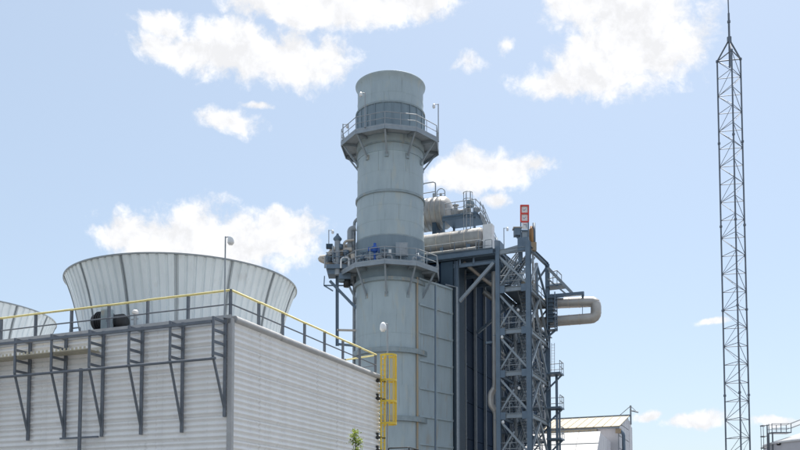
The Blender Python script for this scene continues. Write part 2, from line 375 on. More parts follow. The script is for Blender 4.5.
# ------------------------------------------------------------------ fan stacks on the roof
FH = zat(278, 43.97) - ZR - .52
def fan_stack(v, label):
    c = B(7.05, v, ZR+.01)
    t = thing('fan_stack', label, 'cooling tower', c, 'fan stacks on the cooling tower roof')
    def rad(z):
        q = z/FH; return 4.70 + .16*q + .70*q**2.1
    NP = 14; RIB = 6; rows = 9; off = R(-90-2.5) - ang*0
    for k in range(NP):
        a0 = off + 2*math.pi*(k+.5)/NP; da = 2*math.pi/NP
        b = MB(); cols = RIB*10; vs = []; dr = random.uniform(-.012, .012)
        for i in range(rows+1):
            z = FH*i/rows; r0 = rad(z)+dr
            for j in range(cols+1):
                ph = j/cols*RIB % 1; h = .07*min(1, max(0, (abs(ph-.5)*2-.60)/.16))
                a = a0 + da*(.008+.984*j/cols); vs.append(c+Vector((math.cos(a), math.sin(a), 0))*(r0-h)+Z*z)
        m = cols+1
        b.add(vs, [(i*m+j, i*m+j+1, (i+1)*m+j+1, (i+1)*m+j) for i in range(rows) for j in range(cols)], False)
        pn = b.build('shell_panel', 'frp', t)
        f = MB(); d = Vector((math.cos(a0), math.sin(a0), 0)); tn = Vector((-d.y, d.x, 0))
        for i in range(rows):
            z0 = FH*i/rows; z1 = FH*(i+1)/rows
            f.bar(c+d*(rad(z0)+.0)+Z*z0, c+d*(rad(z1)+.0)+Z*z1, (.022), .07, up=d)
        f.build('seam_flange', 'frpdark', pn)
    rr = rad(FH)
    MB().lathe(c, [(rr-.16, FH-.02), (rr+.05, FH-.02), (rr+.05, FH+.04), (rr-.16, FH+.04), (rr-.16, FH-.02)], 96, smooth=False).build('rim', 'frpdark', t)
    MB().lathe(c, [(4.4, 0), (4.95, 0), (4.95, .12), (4.4, .12)], 72, smooth=False).build('base_ring', 'frpdark', t)
    MB().lathe(c, [(rad(FH*i/8)-.1, FH*i/8) for i in range(9)], 72).build('inner_liner', 'frp', t)
    return t
fan_stack(7.46, 'large flared grey ribbed fan stack beside the roof corner lamp')
fan_stack(23.25, 'far fan stack of ribbed grey panels cut by the left edge')

# fan drive motor, panel and small fittings on the roof
def motor():
    p = B(1.0, 7.1, ZR+.01)
    t = thing('fan_motor', 'black round fan drive motor on the roof behind the rail', 'motor', p)
    ax = (UU, Z, VV)
    MB().lathe(p+Z*.72-VV*.45, [(.0,-.02),(.30,0),(.42,.10),(.42,.62),(.34,.72),(.34,.9),(0,.92)], 28, ax).build('motor_body', 'black', t)
    MB().box(p+Z*.16, (.6, .8, .32), AX).build('base', 'rail', t)
    MB().lathe(p+Z*.62-VV*1.15, [(0,0),(.26,0),(.34,.1),(.34,.5),(0,.5)], 24, ax).build('gearbox', 'black', t)
    MB().bar(p+Z*.66-VV*.95, p+Z*.66-VV*.4, .14).build('drive_shaft', 'black', t)
    MB().box(p+Z*.12-VV*1.0, (.5, .7, .24), AX).build('base', 'rail', t)
    for k in range(5):
        MB().lathe(p+Z*.72-VV*(.30-.12*k), [(.40,0),(.45,0),(.45,.03),(.40,.03)], 24, ax, smooth=False).build('cooling_fin', 'black', t)
motor()
cbx = thing('control_cabinet', 'grey control cabinet on roof next to the black motor', 'cabinet', B(.55, 6.6, ZR))
MB().box(B(.55, 6.55, ZR+.55), (.3, .42, 1.1), AX).build('body', 'stack', cbx)
MB().box(B(.39, 6.55, ZR+.58), (.02, .36, .9), AX).build('door', 'ring', cbx)
MB().box(B(.375, 6.42, ZR+.6), (.02, .04, .16), AX).build('handle', 'rail', cbx)
sp = thing('roof_sprayer_valve', 'small white capped valve post on roof by the large fan stack', 'valve', B(.7, 5.2, ZR))
tube('stem', [B(.7,5.2,ZR), B(.7,5.2,ZR+.8)], .07, 'galv', sp)
MB().lathe(B(.7,5.2,ZR+.8), [(0,0),(.13,.02),(.15,.1),(.08,.18),(0,.2)], 18).build('cap', 'white', sp)
tube('handle', [B(.7,5.05,ZR+.6), B(.7,5.4,ZR+.6)], .03, 'galv', sp)
gt = thing('roof_hatch_frame', 'small white pipe frame on roof between the two fan stacks', 'frame', B(.5, 8.25, ZR))
tube('hoop', rounded([B(.5,7.95,ZR), B(.5,7.95,ZR+.45), B(.5,8.5,ZR+.45), B(.5,8.5,ZR)], .06), .035, 'galv', gt)
MB().box(B(.5,8.22,ZR+.03), (.3,.8,.06), AX).build('base', 'trim', gt)

def lamp_post(base, top, label, arm, name='lamp_post', hs=.62, scale=1.0, pm='galv', grp='floodlight poles around the plant'):
    base = Vector(base); top = Vector(top); t = thing(name, label, 'lamp', base, grp)
    tube('pole', [base, top], .035*scale, pm, t, 8)
    e = top + Vector(arm)*.55*scale
    tube('arm', [top-Z*.03, top-Z*.03+Vector(arm)*.3*scale], .025*scale, pm, t, 6)
    d = Vector(arm).normalized(); sd_ = d.cross(Z)
    hc = scale; scale = scale*hs
    h = MB(); h.lathe(top+d*.30*hc-Z*.42*scale, [(0,.0),(.13*scale,.0),(.17*scale,.06*scale),(.15*scale,.3*scale),(.07*scale,.42*scale),(0,.44*scale)], 16)
    hd = h.build('lamp_head', 'lamp', t)
    MB().lathe(top+d*.30*hc-Z*.46*scale, [(0,0),(.11*scale,0),(.11*scale,.06*scale),(0,.06*scale)], 14).build('lens', 'white', hd)
    MB().box(base+Z*.015, (.16*scale,.16*scale,.03)).build('foot_plate', pm, t)
x, z = xz(225.5, 237, 34.45); xb, zb = xz(225.5, 316, 34.45)
lamp_post(B(-.28, .13, ZR-.05), B(-.28, .13, z), 'tall thin floodlight pole on the near roof corner', WW, scale=.82, hs=.95)
x, z = xz(387.5, 323, 47.5)
lamp_post((x, 47.7, 0), (x, 47.7, z), 'white lamp on thin pole rising behind yellow ladder', (-.3, -.4, 0), scale=1.3, hs=.8)

# ------------------------------------------------------------------ yellow caged ladder
lc = B(LU+.05, -.55, 0)
lad = thing('caged_ladder', 'yellow caged access ladder at the far end of the corrugated wall', 'ladder', lc)
zt = zat(355, 47.6); zb = zat(424, 47.6)
for s in (-.23, .23):
    MB().bar(B(LU+.10+s, -.22, 0), B(LU+.10+s, -.22, zt), .13, .06, up=WW).build('side_rail', 'yellow', lad)
k = 0; z = .3
while z < zt:
    tube('rung', [B(LU+.10-.23, -.22, z), B(LU+.10+.23, -.22, z)], .018, 'yellow', lad, 6); z += .3
cc_ = B(LU+.10, -.56, 0)
hz = [zt-.06, zat(381, 47.6), zat(402, 47.6), zb]
for z in hz:
    pts = [B(LU-.22, -.2, z), ] + [cc_+UU*.42*math.cos(a)+WW*.42*math.sin(a)+Z*z for a in [math.pi-math.pi*i/14 for i in range(15)]] + [B(LU+.42, -.2, z)]
    hp = MB()
    for a, b in zip(pts[:-1], pts[1:]): hp.bar(a, b, .025, .11)
    hp.build('cage_hoop', 'yellow', lad)
for i in range(7):
    a = math.pi*i/6; p = cc_+UU*.40*math.cos(a)+WW*.40*math.sin(a)
    MB().bar(p+Z*zb, p+Z*(zt-.06), .07, .02, up=Vector((math.cos(a), math.sin(a), 0))).build('cage_strap', 'yellow', lad)
for y in (380, 398, 437, 450, 470):
    z = zat(y, 47.3)
    for s in (-.23, .23):
        bk = bar('wall_bracket', B(LU-.12+s*.8, .0, z), B(LU+.1+s, -.26, z), .07, 'black', lad)
    MB().box(B(LU-.35, -.11, z+.05), (.16, .08, .34), AX).build('wall_plate', 'black', lad)
# dark landing with rail at the ladder foot
ld = thing('ladder_landing', 'dark pipe rail of a landing below the yellow ladder', 'landing', B(LU+.2, -.9, 0))
zl = zat(447.5, 46.6); q = [B(LU-.35, -.75, 0), B(LU+1.0, -.75, 0), B(LU+1.0, -1.9, 0), B(LU-.35, -1.9, 0)]
for p in q: bar('post', p, p+Z*zl, .06, 'black', ld)
tube('top_rail', rounded([q[0]+Z*zl, q[3]+Z*zl, q[2]+Z*zl, q[1]+Z*zl], .15), .035, 'black', ld)
tube('mid_rail', rounded([q[0]+Z*(zl-.5), q[3]+Z*(zl-.5), q[2]+Z*(zl-.5), q[1]+Z*(zl-.5)], .15), .03, 'black', ld)
MB().box(B(LU+.33, -1.33, zl-1.1), (1.5, 1.3, .08), AX).build('deck', 'steel', ld)

# ------------------------------------------------------------------ slender young tree in front of the wall
def sapling():
    x, zt_ = xz(355.5, 432, 41.0); base = Vector((x, 41.0, 0))
    t = thing('young_tree', 'thin bright green treetop in front of the corrugated wall', 'tree', base)
    MB().tube([base, base+Vector((.03,0,zt_*.5)), base+Vector((0,.02,zt_-.15))], [.06,.04,.012], 8).build('trunk', 'bark', t)
    lb = MB(); tw = MB(); rnd = random.Random(3)
    for i in range(110):
        q = rnd.random(); z = .8+(zt_-.85)*q
        rr = (.20 + .55*(1-q)**.8) ; a = rnd.random()*6.28
        p0 = base+Z*z; p1 = p0+Vector((math.cos(a)*rr, math.sin(a)*rr, .28*rr+.1)); tw.tube([p0, p1], [.012,.004], 4, False)
        for j in range(16):
            pp = p0.lerp(p1, rnd.uniform(.2,1.1))+Vector((rnd.gauss(0,.04), rnd.gauss(0,.04), rnd.gauss(0,.04)))
            d = Vector((rnd.gauss(0,1), rnd.gauss(0,1), rnd.gauss(.3,.6))).normalized(); s = d.cross(Vector((rnd.gauss(0,1), rnd.gauss(0,1), rnd.gauss(0,1)))).normalized()
            L = rnd.uniform(.07,.12); w = L*.3
            lb.add([pp, pp+d*L*.5+s*w, pp+d*L, pp+d*L*.5-s*w], [(0,1,2,3)])
    tw.build('branches', 'bark', t); c = lb.build('crown', 'leaf', t); c['kind'] = 'stuff'
sapling()

# ------------------------------------------------------------------ exhaust stack
def zs(y): return zat(y, 75.0)
SC = 75.0/F
sc = thing('exhaust_stack', 'tall blue grey cylindrical steel exhaust stack with two railed platforms', 'chimney', S0)
def course(y0, y1, r0, r1=None, m='stack'):
    return MB().lathe(S0, [(r0*SC, zs(y1)), ((r1 or r0)*SC, zs(y0))], 80).build('shell_course', m, sc)
rt = zs(88)
MB().lathe(S0, [(33.6*SC, zs(96)), (33.9*SC, zs(93)), (34.8*SC, zs(90.6)), (35.8*SC, zs(89.3)), (36.0*SC, rt-.04), (36.0*SC, rt), (33*SC, rt), (33*SC, rt-4)], 80).build('top_flange', 'stack', sc)
for y0, y1, r in ((96,107,33.6), (107,118,33.65)): course(y0, y1, r)
def ring(y, r, h=.22, m='ring', r0=33):
    z = zs(y); return MB().lathe(S0, [(r0*SC, z+h/2), (r*SC, z+h/2), (r*SC, z-h/2), (r0*SC, z-h/2)], 80, smooth=False).build('stiffener_ring', m, sc)
ring(117.5, 35.8, .14); course(118, 148, 35.0, m='stack_dark')
for k in range(24):
    a = 2*math.pi*(k+.3)/24; d = Vector((math.cos(a), math.sin(a), 0))
    MB().bar(S0+d*35.3*SC+Z*zs(147), S0+d*35.3*SC+Z*(zs(118)), .07, .06, up=d).build('shell_rib', 'stack_dark', sc)
course(148, 156, 34.6); ring(155.5, 35.0, .12); course(156, 164, 34.2, 33.6); course(164, 183, 33.6); course(183, 203, 33.7)
ring(203, 35.6, .2); course(203, 216, 34.2); course(216, 231, 34.25); course(231, 246, 34.2); ring(245.5, 35.0, .12)
course(246, 278, 35.0, m='stack_dark'); course(278, 287, 34.0, 34.8, m='stack_dark'); ring(288, 37, .3); course(288, 300, 34.9)  # cone below the platform gets the dark colour to paint in its shade
course(300, 322, 35.0); course(322, 340, 35.05); course(340, 356, 35.0); ring(356.5, 38.2, .42); course(356, 390, 35.2); course(390, 421, 35.2); ring(422.5, 38.2, .42)
course(421, 460, 35.3); course(460, 500, 35.3); course(500, 556, 35.4)
MB().lathe(S0, [(38*SC, 0), (38*SC, .5), (35*SC, .5)], 80, smooth=False).build('base_ring', 'concrete', sc)
# vertical weld seams
for (ya, yb, aa, r) in ((96,107,-70,33.6),(107,117,-100,33.65),(164,183,-110,33.6),(164,183,-62,33.6),(183,202,-88,33.7),(203,216,-118,34.2),(216,231,-75,34.25),(231,245,-105,34.2),
                        (300,322,-120,35),(322,340,-80,35.05),(340,355,-105,35),(358,390,-70,35.2),(390,420,-60,35.2)):
    a = R(aa); d = Vector((math.cos(a), math.sin(a), 0)); MB().bar(S0+d*r*SC+Z*zs(yb), S0+d*r*SC+Z*zs(ya), .03, .012, up=d).build('weld_seam', 'ring', sc)
# horizontal weld seams
for y, r in ((107,33.7),(183,33.75),(216,34.3),(231,34.3),(322,35.1),(340,35.1),(390,35.25)):
    MB().lathe(S0, [(r*SC-.02, zs(y)+.02), (r*SC+.012, zs(y)), (r*SC-.02, zs(y)-.02)], 80).build('weld_seam', 'stack', sc)
def platform(y, Rpx, rin, offdeg, hy, brz, nside=10):
    z = zs(y); Rr = Rpx*SC; ri = rin*SC
    vs = [Vector((math.sin(R(offdeg+360/nside*k))*1, -math.cos(R(offdeg+360/nside*k)), 0)) for k in range(nside)]
    for k in range(nside):
        a, b = vs[k], vs[(k+1) % nside]
        MB().prism([S0+a*Rr+Z*z, S0+b*Rr+Z*z, S0+b*ri+Z*z, S0+a*ri+Z*z], Z*.06).build('deck_plate', 'galv', sc)
        MB().bar(S0+a*(Rr-.04)+Z*(z-.06), S0+b*(Rr-.04)+Z*(z-.06), .06, .42).build('deck_fascia', 'steel_light', sc)
        e = a*(Rr-.06); f = b*(Rr-.06)
        for t in (0, .5):
            p = S0+e.lerp(f, t)+Z*(z+.05); bar('guardrail_post', p, p+Z*1.1, .055, 'galv', sc)
        tube('top_rail', [S0+e+Z*(z+1.15), S0+f+Z*(z+1.15)], .035, 'galv', sc, 6)
        tube('mid_rail', [S0+e+Z*(z+.62), S0+f+Z*(z+.62)], .028, 'galv', sc, 6)
        # support bracket: radial beam, diagonal strut
        bar('support_beam', S0+a*ri+Z*(z-.14), S0+a*(Rr-.07)+Z*(z-.14), .11, 'steel_light', sc, .2)
        bar('support_strut', S0+a*(Rr-.25)+Z*(z-.2), S0+a*(ri-.0)+Z*zs(brz), .13, 'steel_light', sc)
        MB().box(S0+a*(ri-.0)+Z*(zs(brz)), (.3,.12,.4), (Vector((-a.y,a.x,0)), a, Z)).build('support_pad', 'ring', sc)
platform(147.5, 51.5, 34.2, -5.5, 0, 168)
platform(275.5, 51.5, 34.6, -5.5, 0, 303)
# rusty drain pipe down the shell and a thin pipe up the left flank
d = Vector((math.sin(R(48)), -math.cos(R(48)), 0))
tube('drain_pipe', [S0+d*(36.2*SC)+Z*.3, S0+d*(36.2*SC)+Z*zs(284)], .085, 'rust', sc)
d = Vector((-1, .15, 0)).normalized()
tube('side_pipe', rounded([S0+d*37.4*SC+Z*.5, S0+d*37.4*SC+Z*zs(220), S0+d*34*SC+Z*zs(217)], .4), .13, 'galv', sc)
# lamps on the upper platform
zd = zs(147.5)+.06
def onplat(deg, r=50.2): return S0+Vector((math.sin(R(deg)), -math.cos(R(deg)), 0))*r*SC
for deg, ytop, lab, armd in ((-29, 93, 'lamp pole on the front rail of the upper stack platform', (-.8,-.3,0)), (76, 104, 'lamp pole on the right end of the upper stack platform', (-1,0,0)), (-72, 124, 'short lamp pole on the left end of the upper stack platform', (1,0,0))):
    p = onplat(deg); 
    lamp_post(p+Z*zd, Vector((p.x, p.y, zat(ytop, p.y))), lab, armd, scale=1.25, grp='lamps on the stack platform')
# blue valve actuator and cabinet on the lower platform
zd2 = zs(275.5)+.06
p = onplat(-19, 45)+Z*zd2
va = thing('valve_actuator', 'bright blue valve actuator on the lower stack platform', 'valve', p)
tube('stem', [p, p+Z*1.5], .09, 'blue', va)
MB().lathe(p+Z*.85, [(0,0),(.22,0),(.26,.08),(.26,.38),(.12,.5),(.12,.7),(0,.72)], 18).build('body', 'blue', va)
MB().box(p+Z*1.05+Vector((-.36,0,0)), (.36,.26,.28)).build('motor_housing', 'blue', va)
tube('handwheel', arc(p+Z*1.0+Vector((.34,-.05,0)), (0,1,0), (0,0,1), .24, 0, 6.2832, 16), .045, 'blue', va, 6)
tube('actuator_pipe', [p+Z*.4+Vector((-.6,.1,0)), p+Z*.4+Vector((.7,.1,0))], .13, 'galv', va)
p = onplat(17, 40)+Z*zd2
cb = thing('instrument_cabinet', 'pale square instrument cabinet on the lower stack platform', 'cabinet', p)
MB().box(p+Z*1.15, (1.0,.35,1.1)).build('body', 'steel_light', cb)
MB().box(p+Z*1.15+Vector((.12,-.19,0)), (.62,.02,.95)).build('door', 'galv', cb)
for s in (-.35,.35): bar('leg', p+Vector((s,0,0)), p+Vector((s,0,.62)), .06, 'steel', cb)
MB().box(p+Z*1.2+Vector((.34,-.21,0)), (.03,.03,.2)).build('handle', 'rail', cb)
# pipe runs and boxes clipped along the lower platform rail
for deg, lab, m_ in ((-38, 'dark valve group left of the blue actuator on the stack platform', 'steel'), (-7, 'grey valve group right of the blue actuator on the stack platform', 'rail'), (40, 'dark valve group right of the pale cabinet on the stack platform', 'steel')):
    p = onplat(deg, 43)+Z*zd2; t = thing('valve_group', lab, 'valve', p, 'valve groups on the stack platform')
    dx = Vector((math.cos(R(deg)), math.sin(R(deg)), 0))
    tube('pipe', rounded([p-dx*.6, p-dx*.6+Z*.55, p+dx*.6+Z*.55, p+dx*.6], .2), .08, 'galv', t)
    MB().lathe(p+Z*.40, [(0,0),(.2,0),(.24,.1),(.2,.3),(.07,.4),(.07,.6),(0,.6)], 14).build('valve_body', m_, t)
    tube('handwheel', arc(p+Z*1.0, dx, dx.cross(Z), .2, 0, 6.2832, 12), .03, m_, t, 5)
    MB().box(p+dx*.45+Z*.85, (.22,.2,.3)).build('gauge_box', 'white' if deg == -7 else 'steel', t)
# small junction gear on lower platform
p = onplat(-55, 45)+Z*zd2
jb = thing('sampling_pipework', 'grey sampling pipes clipped to the lower platform rail', 'pipework', p)
tube('pipe', rounded([p, p+Z*.8, p+Vector((.9,-.7,.8)), p+Vector((.9,-.7,.0))], .2), .06, 'galv', jb)
MB().box(p+Z*.9, (.3,.3,.4)).build('box', 'beige', jb)

# ------------------------------------------------------------------ pipe platform left of the stack
pc = P(336.5, 346, 74.6)
pf = thing('pipe_platform', 'steel bracket platform with insulated pipes left of the stack', 'platform', Vector((pc.x, 74.6, pc.z)))
def q_(px, py, dy=0): return P(px, py, 74.6+dy)
ib('column', q_(337.2,346), q_(337.2,270), .26, .26, 'steel', pf)
bar('beam', q_(337,330), q_(356,330.5), .16, 'beige', pf); bar('beam', q_(337,344), q_(357,346), .18, 'steel', pf)
bar('brace', q_(330,281), q_(356,308), .22, 'steel', pf)
MB().box(q_(337,269.5), (1.7,1.9,.35)).build('deck_box', 'steel', pf)
MB().box(q_(333.5,274), (.9,1.4,.4)).build('deck_box', 'steel', pf)
bar('beam', q_(324,285.5), q_(333,291), .1, 'steel', pf); bar('beam', q_(324.5,276), q_(324,285.5), .08, 'steel', pf)
bar('beam', q_(324,285.5), q_(345,285.5), .1, 'steel', pf)
tube('insulated_pipe', rounded([q_(349,263), q_(331,264), q_(318,258.5), q_(328,257), q_(352,255.5)], .8), .22, 'beige', pf, 12)
tube('insulated_pipe', rounded([q_(352,250,-.3), q_(334,251,-.3), q_(329,254,-.3), q_(329,262,-.3)], .7), .24, 'beige', pf, 12)
tube('insulated_pipe', rounded([q_(353,245,.5), q_(338,248,.5), q_(330,251,.5)], .7), .2, 'beige', pf, 12)
tube('vent_pipe', [q_(337.5,275,-.6), q_(337.5,240,-.6)], .24, 'galv', pf, 12)
MB().lathe(q_(337.5,242,-.6), [(.18,0),(.36,.2),(.36,.3),(.1,.6),(.1,.7),(0,.72)], 14).build('vent_cap', 'steel', pf)
tube('riser_pipe', rounded([q_(350,268,.2), q_(350,229,.2), q_(356,228,.2)], .4), .24, 'galv', pf, 12)
for k in range(4):
    bar('guardrail_post', q_(327+6*k,263,-1), q_(327+6*k,252.5,-1), .06, 'steel', pf)
tube('top_rail', [q_(326,252.5,-1), q_(347,251,-1)], .04, 'galv', pf, 6); tube('mid_rail', [q_(326,257,-1), q_(347,256.5,-1)], .035, 'steel', pf, 6)
MB().lathe(q_(344,262,-.8), [(0,0),(.28,0),(.34,.15),(.2,.4),(0,.42)], 14).build('valve_body', 'stack_dark', pf)
MB().lathe(q_(342,282,-.3), [(0,0),(.32,0),(.32,.6),(0,.6)], 14).build('pump_body', 'stack_dark', pf)
MB().lathe(q_(347,287,-.3), [(0,0),(.3,0),(.3,.7),(0,.7)], 14).build('pump_body', 'black', pf)
tube('small_pipe', rounded([q_(352,265,-.8), q_(340,266,-.8), q_(333,262,-.8), q_(333,246,-.8)], .4), .09, 'galv', pf)
tube('small_pipe', rounded([q_(354,240,-.2), q_(344,241,-.2), q_(343,262,-.2)], .4), .11, 'beige', pf)
tube('small_pipe', rounded([q_(325,268,-.9), q_(325,255,-.9), q_(332,254,-.9)], .3), .07, 'galv', pf)
tube('small_pipe', rounded([q_(341,268,-1), q_(341,258,-1), q_(349,257,-1), q_(349,266,-1)], .3), .08, 'white', pf)
for px, py in ((335,256),(346,253),(340,247),(329,259)): MB().lathe(q_(px,py,-.55), [(0,-.2),(.26,-.2),(.26,.2),(0,.2)], 12).build('valve_body', 'steel', pf)
MB().box(q_(345,277,-.4), (1.0,.7,.5)).build('junction_box', 'steel', pf)
MB().box(q_(329.5,246.5,-.4), (.55,.4,.35)).build('junction_box', 'casing2', pf)
lamp_post(q_(328.8,247), q_(328.8,230), 'lamp pole on the pipe platform left of the stack', (1,0,0), scale=1.1, grp='lamps on the stack platform')

# ------------------------------------------------------------------ boiler house (box behind the stack)
ZD = zat(249.5, 75.3)          # top of the deck
U0 = 3.7; U1 = 39.0; WH = 4.36
bo = thing('boiler_house', 'dark blue ribbed steel boiler casing behind the exhaust stack', 'boiler', H((U0+U1)/2, 0, 0))
zc = ZD - .6
MB().box(H((U0+U1)/2, 0, zc/2), (U1-U0-.4, 2*WH-.4, zc), AX).build('casing_core', 'casing', bo)
nb = 12; bw = 3.0
zl_ = [0, 3.6, 7.0, 10.3, 13.6, 16.9, 20.2, zc]
for k in range(1, nb):
    ua = 6.5+bw*(k-1)
    for i in range(len(zl_)-1):
        MB().box(H(ua+bw/2, WH-.14, (zl_[i]+zl_[i+1])/2), (bw-.12, .12+random.uniform(0,.02), zl_[i+1]-zl_[i]-.05), AX).build('casing_panel', 'casing', bo)
    rb = MB().ibeam(H(ua, WH+.10, 0), H(ua, WH+.10, zc), .13, .22, up=WW).build('buckstay', 'galv', bo)
    for i in range(1, len(zl_)-1):
        bar('clip', H(ua+.05, WH+.2, zl_[i]), H(ua+.5, WH-.05, zl_[i]+.05), .16, 'steel', rb)
# corner pilaster nearest the stack
MB().box(H(U0+1.1, WH+.02, zc/2), (2.2, .5, zc), AX).build('pilaster', 'casing2', bo)
ib('pilaster_flange', H(U0-.05, WH+.33, 0), H(U0-.05, WH+.33, zc), .35, .3, 'steel', bo, up=WW)
for s in (-1, 1):
    MB().box(H(U0+.02, s*(WH-.55), zc/2), (.3, 1.1, zc), AX).build('front_panel', 'casing2', bo)
for i in range(5):
    MB().box(H(U0+.12, 0, zc*(i+.5)/5), (.2, 2*WH-2.3, zc/5-.05), AX).build('front_panel', 'casing', bo)
# the outlet duct: tapered walls from casing to stack
TZ = zat(289, 76.5)
Dv = 2.75
for s in (1, -1):
    a0_ = H(-.6, s*2.72, 0); b0_ = H(U0-.1, s*(WH-.15), 0)
    dr_ = (b0_-a0_); L_ = dr_.length; dr_.normalize(); nr = dr_.cross(Z)*s
    if nr.dot(WW*s) < 0: nr = -nr
    axd = (dr_, nr, Z)
    hs = [1.0] + [zat(y, 76) for y in (447, 420, 393, 366, 339, 312)] + [TZ]
    for i in range(len(hs)-1):
        MB().box((a0_+b0_)/2+Z*(hs[i]+hs[i+1])/2, (L_, .12, hs[i+1]-hs[i]-.03), axd).build('duct_panel', 'duct', bo)
        rb = MB().bar(a0_+nr*.12+Z*hs[i+1], b0_+nr*.12+Z*hs[i+1], .14, .16); rb.build('duct_stiffener', 'duct', bo)
    for t in (.5, .97):
        p = a0_.lerp(b0_, t)+nr*.12; bar('duct_stiffener', p+Z*1, p+Z*TZ, .12, 'duct', bo, .12, up=nr)
MB().prism([H(-.5,-2.7,TZ), H(-.5,2.7,TZ), H(U0,WH-.15,TZ), H(U0,-WH+.15,TZ)], Z*.15).build('duct_roof', 'duct', bo)
tube('flank_pipe', [H(U0-.3, WH+.42, 0), H(U0-.3, WH+.42, TZ+.1), H(U0-.3,WH-.6,TZ+.4)], .1, 'galv', bo, 10)
# post carrying the lower stack platform's right end
tube('platform_post', [P(435.3,450,73.8)*1.0, P(435.3,286,73.8)], .07, 'steel', bo, 8)
# deck above the casing
for u in range(12):
    ua = U0-.2+u*3.0
    MB().box(H(ua+1.48, 1.9 if u < 3 else .2, ZD-.05), (2.94, 12.6 if u < 3 else 9.2, .08), AX).build('deck_plate', 'steel', bo)
    ib('deck_beam', H(ua, -4.4, ZD-.32), H(ua, 8.1 if u < 4 else 4.8, ZD-.32), .22, .42, 'steel', bo)
ib('deck_edge_beam', H(U0-.45, -4.4, ZD-.22), H(U0-.45, 8.05, ZD-.22), .24, .5, 'steel', bo)
ib('deck_edge_beam', H(U0-.3, 8.1, ZD-.2), H(U0+7, 8.1, ZD-.2), .2, .4, 'steel', bo)
zb2 = zat(264, 76)
ib('frame_beam', H(U0, WH, zb2), H(U0, 8.1, zb2), .2, .34, 'steel', bo)
for w in (WH+.6, 6.2): bar('hanger', H(U0, w, zb2), H(U0, w, ZD-.4), .16, 'steel', bo)
bar('frame_brace', H(U0, WH+.55, zat(303, 77)), H(U0, 8.0, zb2-.1), .26, 'steel_light', bo)
bar('frame_brace', H(9.6, WH+.3, zat(330, 81)), H(9.6, 8.1, zat(300, 80)), .24, 'steel', bo)
for u in (6.6, 9.6): ib('frame_beam', H(u, WH, zb2-.2), H(u, 8.1, zb2-.2), .18, .3, 'steel', bo)
tube('tan_pipe', rounded([H(5, WH+.5, zat(263,78)), H(6, 6.2, zat(277,78)), H(7, 7.6, zat(290,78))], .5), .16, 'beige', bo, 10)
tube('tan_pipe', rounded([H(7.5, WH+1.6, zat(290,79)), H(7.6, WH+2.6, zat(300,79)), H(7.7, WH+3.4, zat(285,79))], .8), .24, 'clad', bo, 10)
# deck front rail
for k in range(9):
    p = H(U0-.4, -2+1.1*k, ZD); bar('guardrail_post', p, p+Z*.9, .05, 'steel', bo)
tube('top_rail', [H(U0-.4, -2, ZD+.9), H(U0-.4, 7.0, ZD+.9)], .035, 'galv', bo, 6)
tube('header_pipe', [H(U0-.3, -3, ZD+.22), H(U0-.3, 6.5, ZD+.22)], .14, 'clad', bo, 10)

# insulated vertical pipe with expansion bend beside the stair tower
ip = thing('expansion_pipe', 'tan insulated riser pipe with a bulging bend beside the stair tower', 'pipe', H(4.6, 7.35, 0))
def hp(px, py): return P(px, py, 76.2)
MB().tube(rounded([Vector((hp(495.6,450).x, 76.2, 0)), hp(495.4,412), hp(490.6,405), hp(490.6,394), hp(494.6,388), hp(494.2,300), hp(494,272)], .7), .22, 12).build('pipe', 'clad', ip)
MB().tube(rounded([hp(495.0,410.5), hp(490.6,405), hp(490.6,394), hp(494.2,388.7)], .7), .26, 12).build('bend_jacket', 'pipe_tan', ip)
bar('pipe_clamp', hp(485.5,343), hp(497,341.5), .18, 'steel', ip)

# ------------------------------------------------------------------ drums and gear on the deck
ya = 77.3
zc1 = (zat(228, ya)+zat(249, ya))/2; r1 = (zat(228, ya)-zat(249, ya))/2
dr = thing('lower_drum', 'long silver clad horizontal vessel on the boiler deck', 'pressure vessel', H(5.2, 1.5, ZD))
axw = (UU, Z, WW)
for k in range(8):
    a = -4+10.45*k/8; b = -4+10.45*(k+1)/8
    MB().lathe(H(5.2, a, zc1), [(r1+.012*(k % 2), 0), (r1+.012*(k % 2), b-a)], 36, axw).build('cladding_sheet', 'clad', dr)
    MB().lathe(H(5.2, b-.04, zc1), [(r1, 0), (r1+.03, 0), (r1+.03, .08), (r1, .08)], 36, axw, smooth=False).build('clad_band', 'beige', dr)
MB().lathe(H(5.2, 6.45, zc1), [(r1,0), (r1*.93,.12), (r1*.6,.3), (0,.36)], 36, axw).build('end_cap', 'clad', dr)
for w in (-3, 0, 3, 5.5): MB().box(H(5.2, w, (zc1+ZD)/2-.2), (1.5, .3, zc1-ZD-.2), AX).build('saddle', 'steel', dr)
y2 = 82.4; r2 = (zat(196, y2)-zat(227.5, y2))/2; zc2 = (zat(196, y2)+zat(227.5, y2))/2
ud = thing('steam_drum', 'upper ribbed tan steam drum right of the stack', 'pressure vessel', H(9, 0, ZD))
for k in range(12):
    a = -4.5+6.2*k/12; b = -4.5+6.2*(k+1)/12
    MB().lathe(H(9, a, zc2), [(r2-.03,0), (r2+.02,.04), (r2+.02,b-a-.04), (r2-.03,b-a)], 40, axw).build('cladding_sheet', 'clad', ud)
for k in range(13):
    MB().lathe(H(9, -4.5+6.2*k/12-.03, zc2), [(r2-.05,0),(r2+.035,0),(r2+.035,.06),(r2-.05,.06)], 40, axw, smooth=False).build('clad_band', 'beige', ud)
MB().lathe(H(9, 1.7, zc2), [(r2,0), (r2*.97,.18), (r2*.85,.42), (r2*.55,.66), (r2*.2,.76), (0,.78)], 40, axw).build('end_cap', 'clad', ud)
MB().lathe(H(9, 2.45, zc2), [(0,0),(.35,0),(.35,.1),(.25,.16),(0,.16)], 20, axw).build('manhole_cover', 'galv', ud)
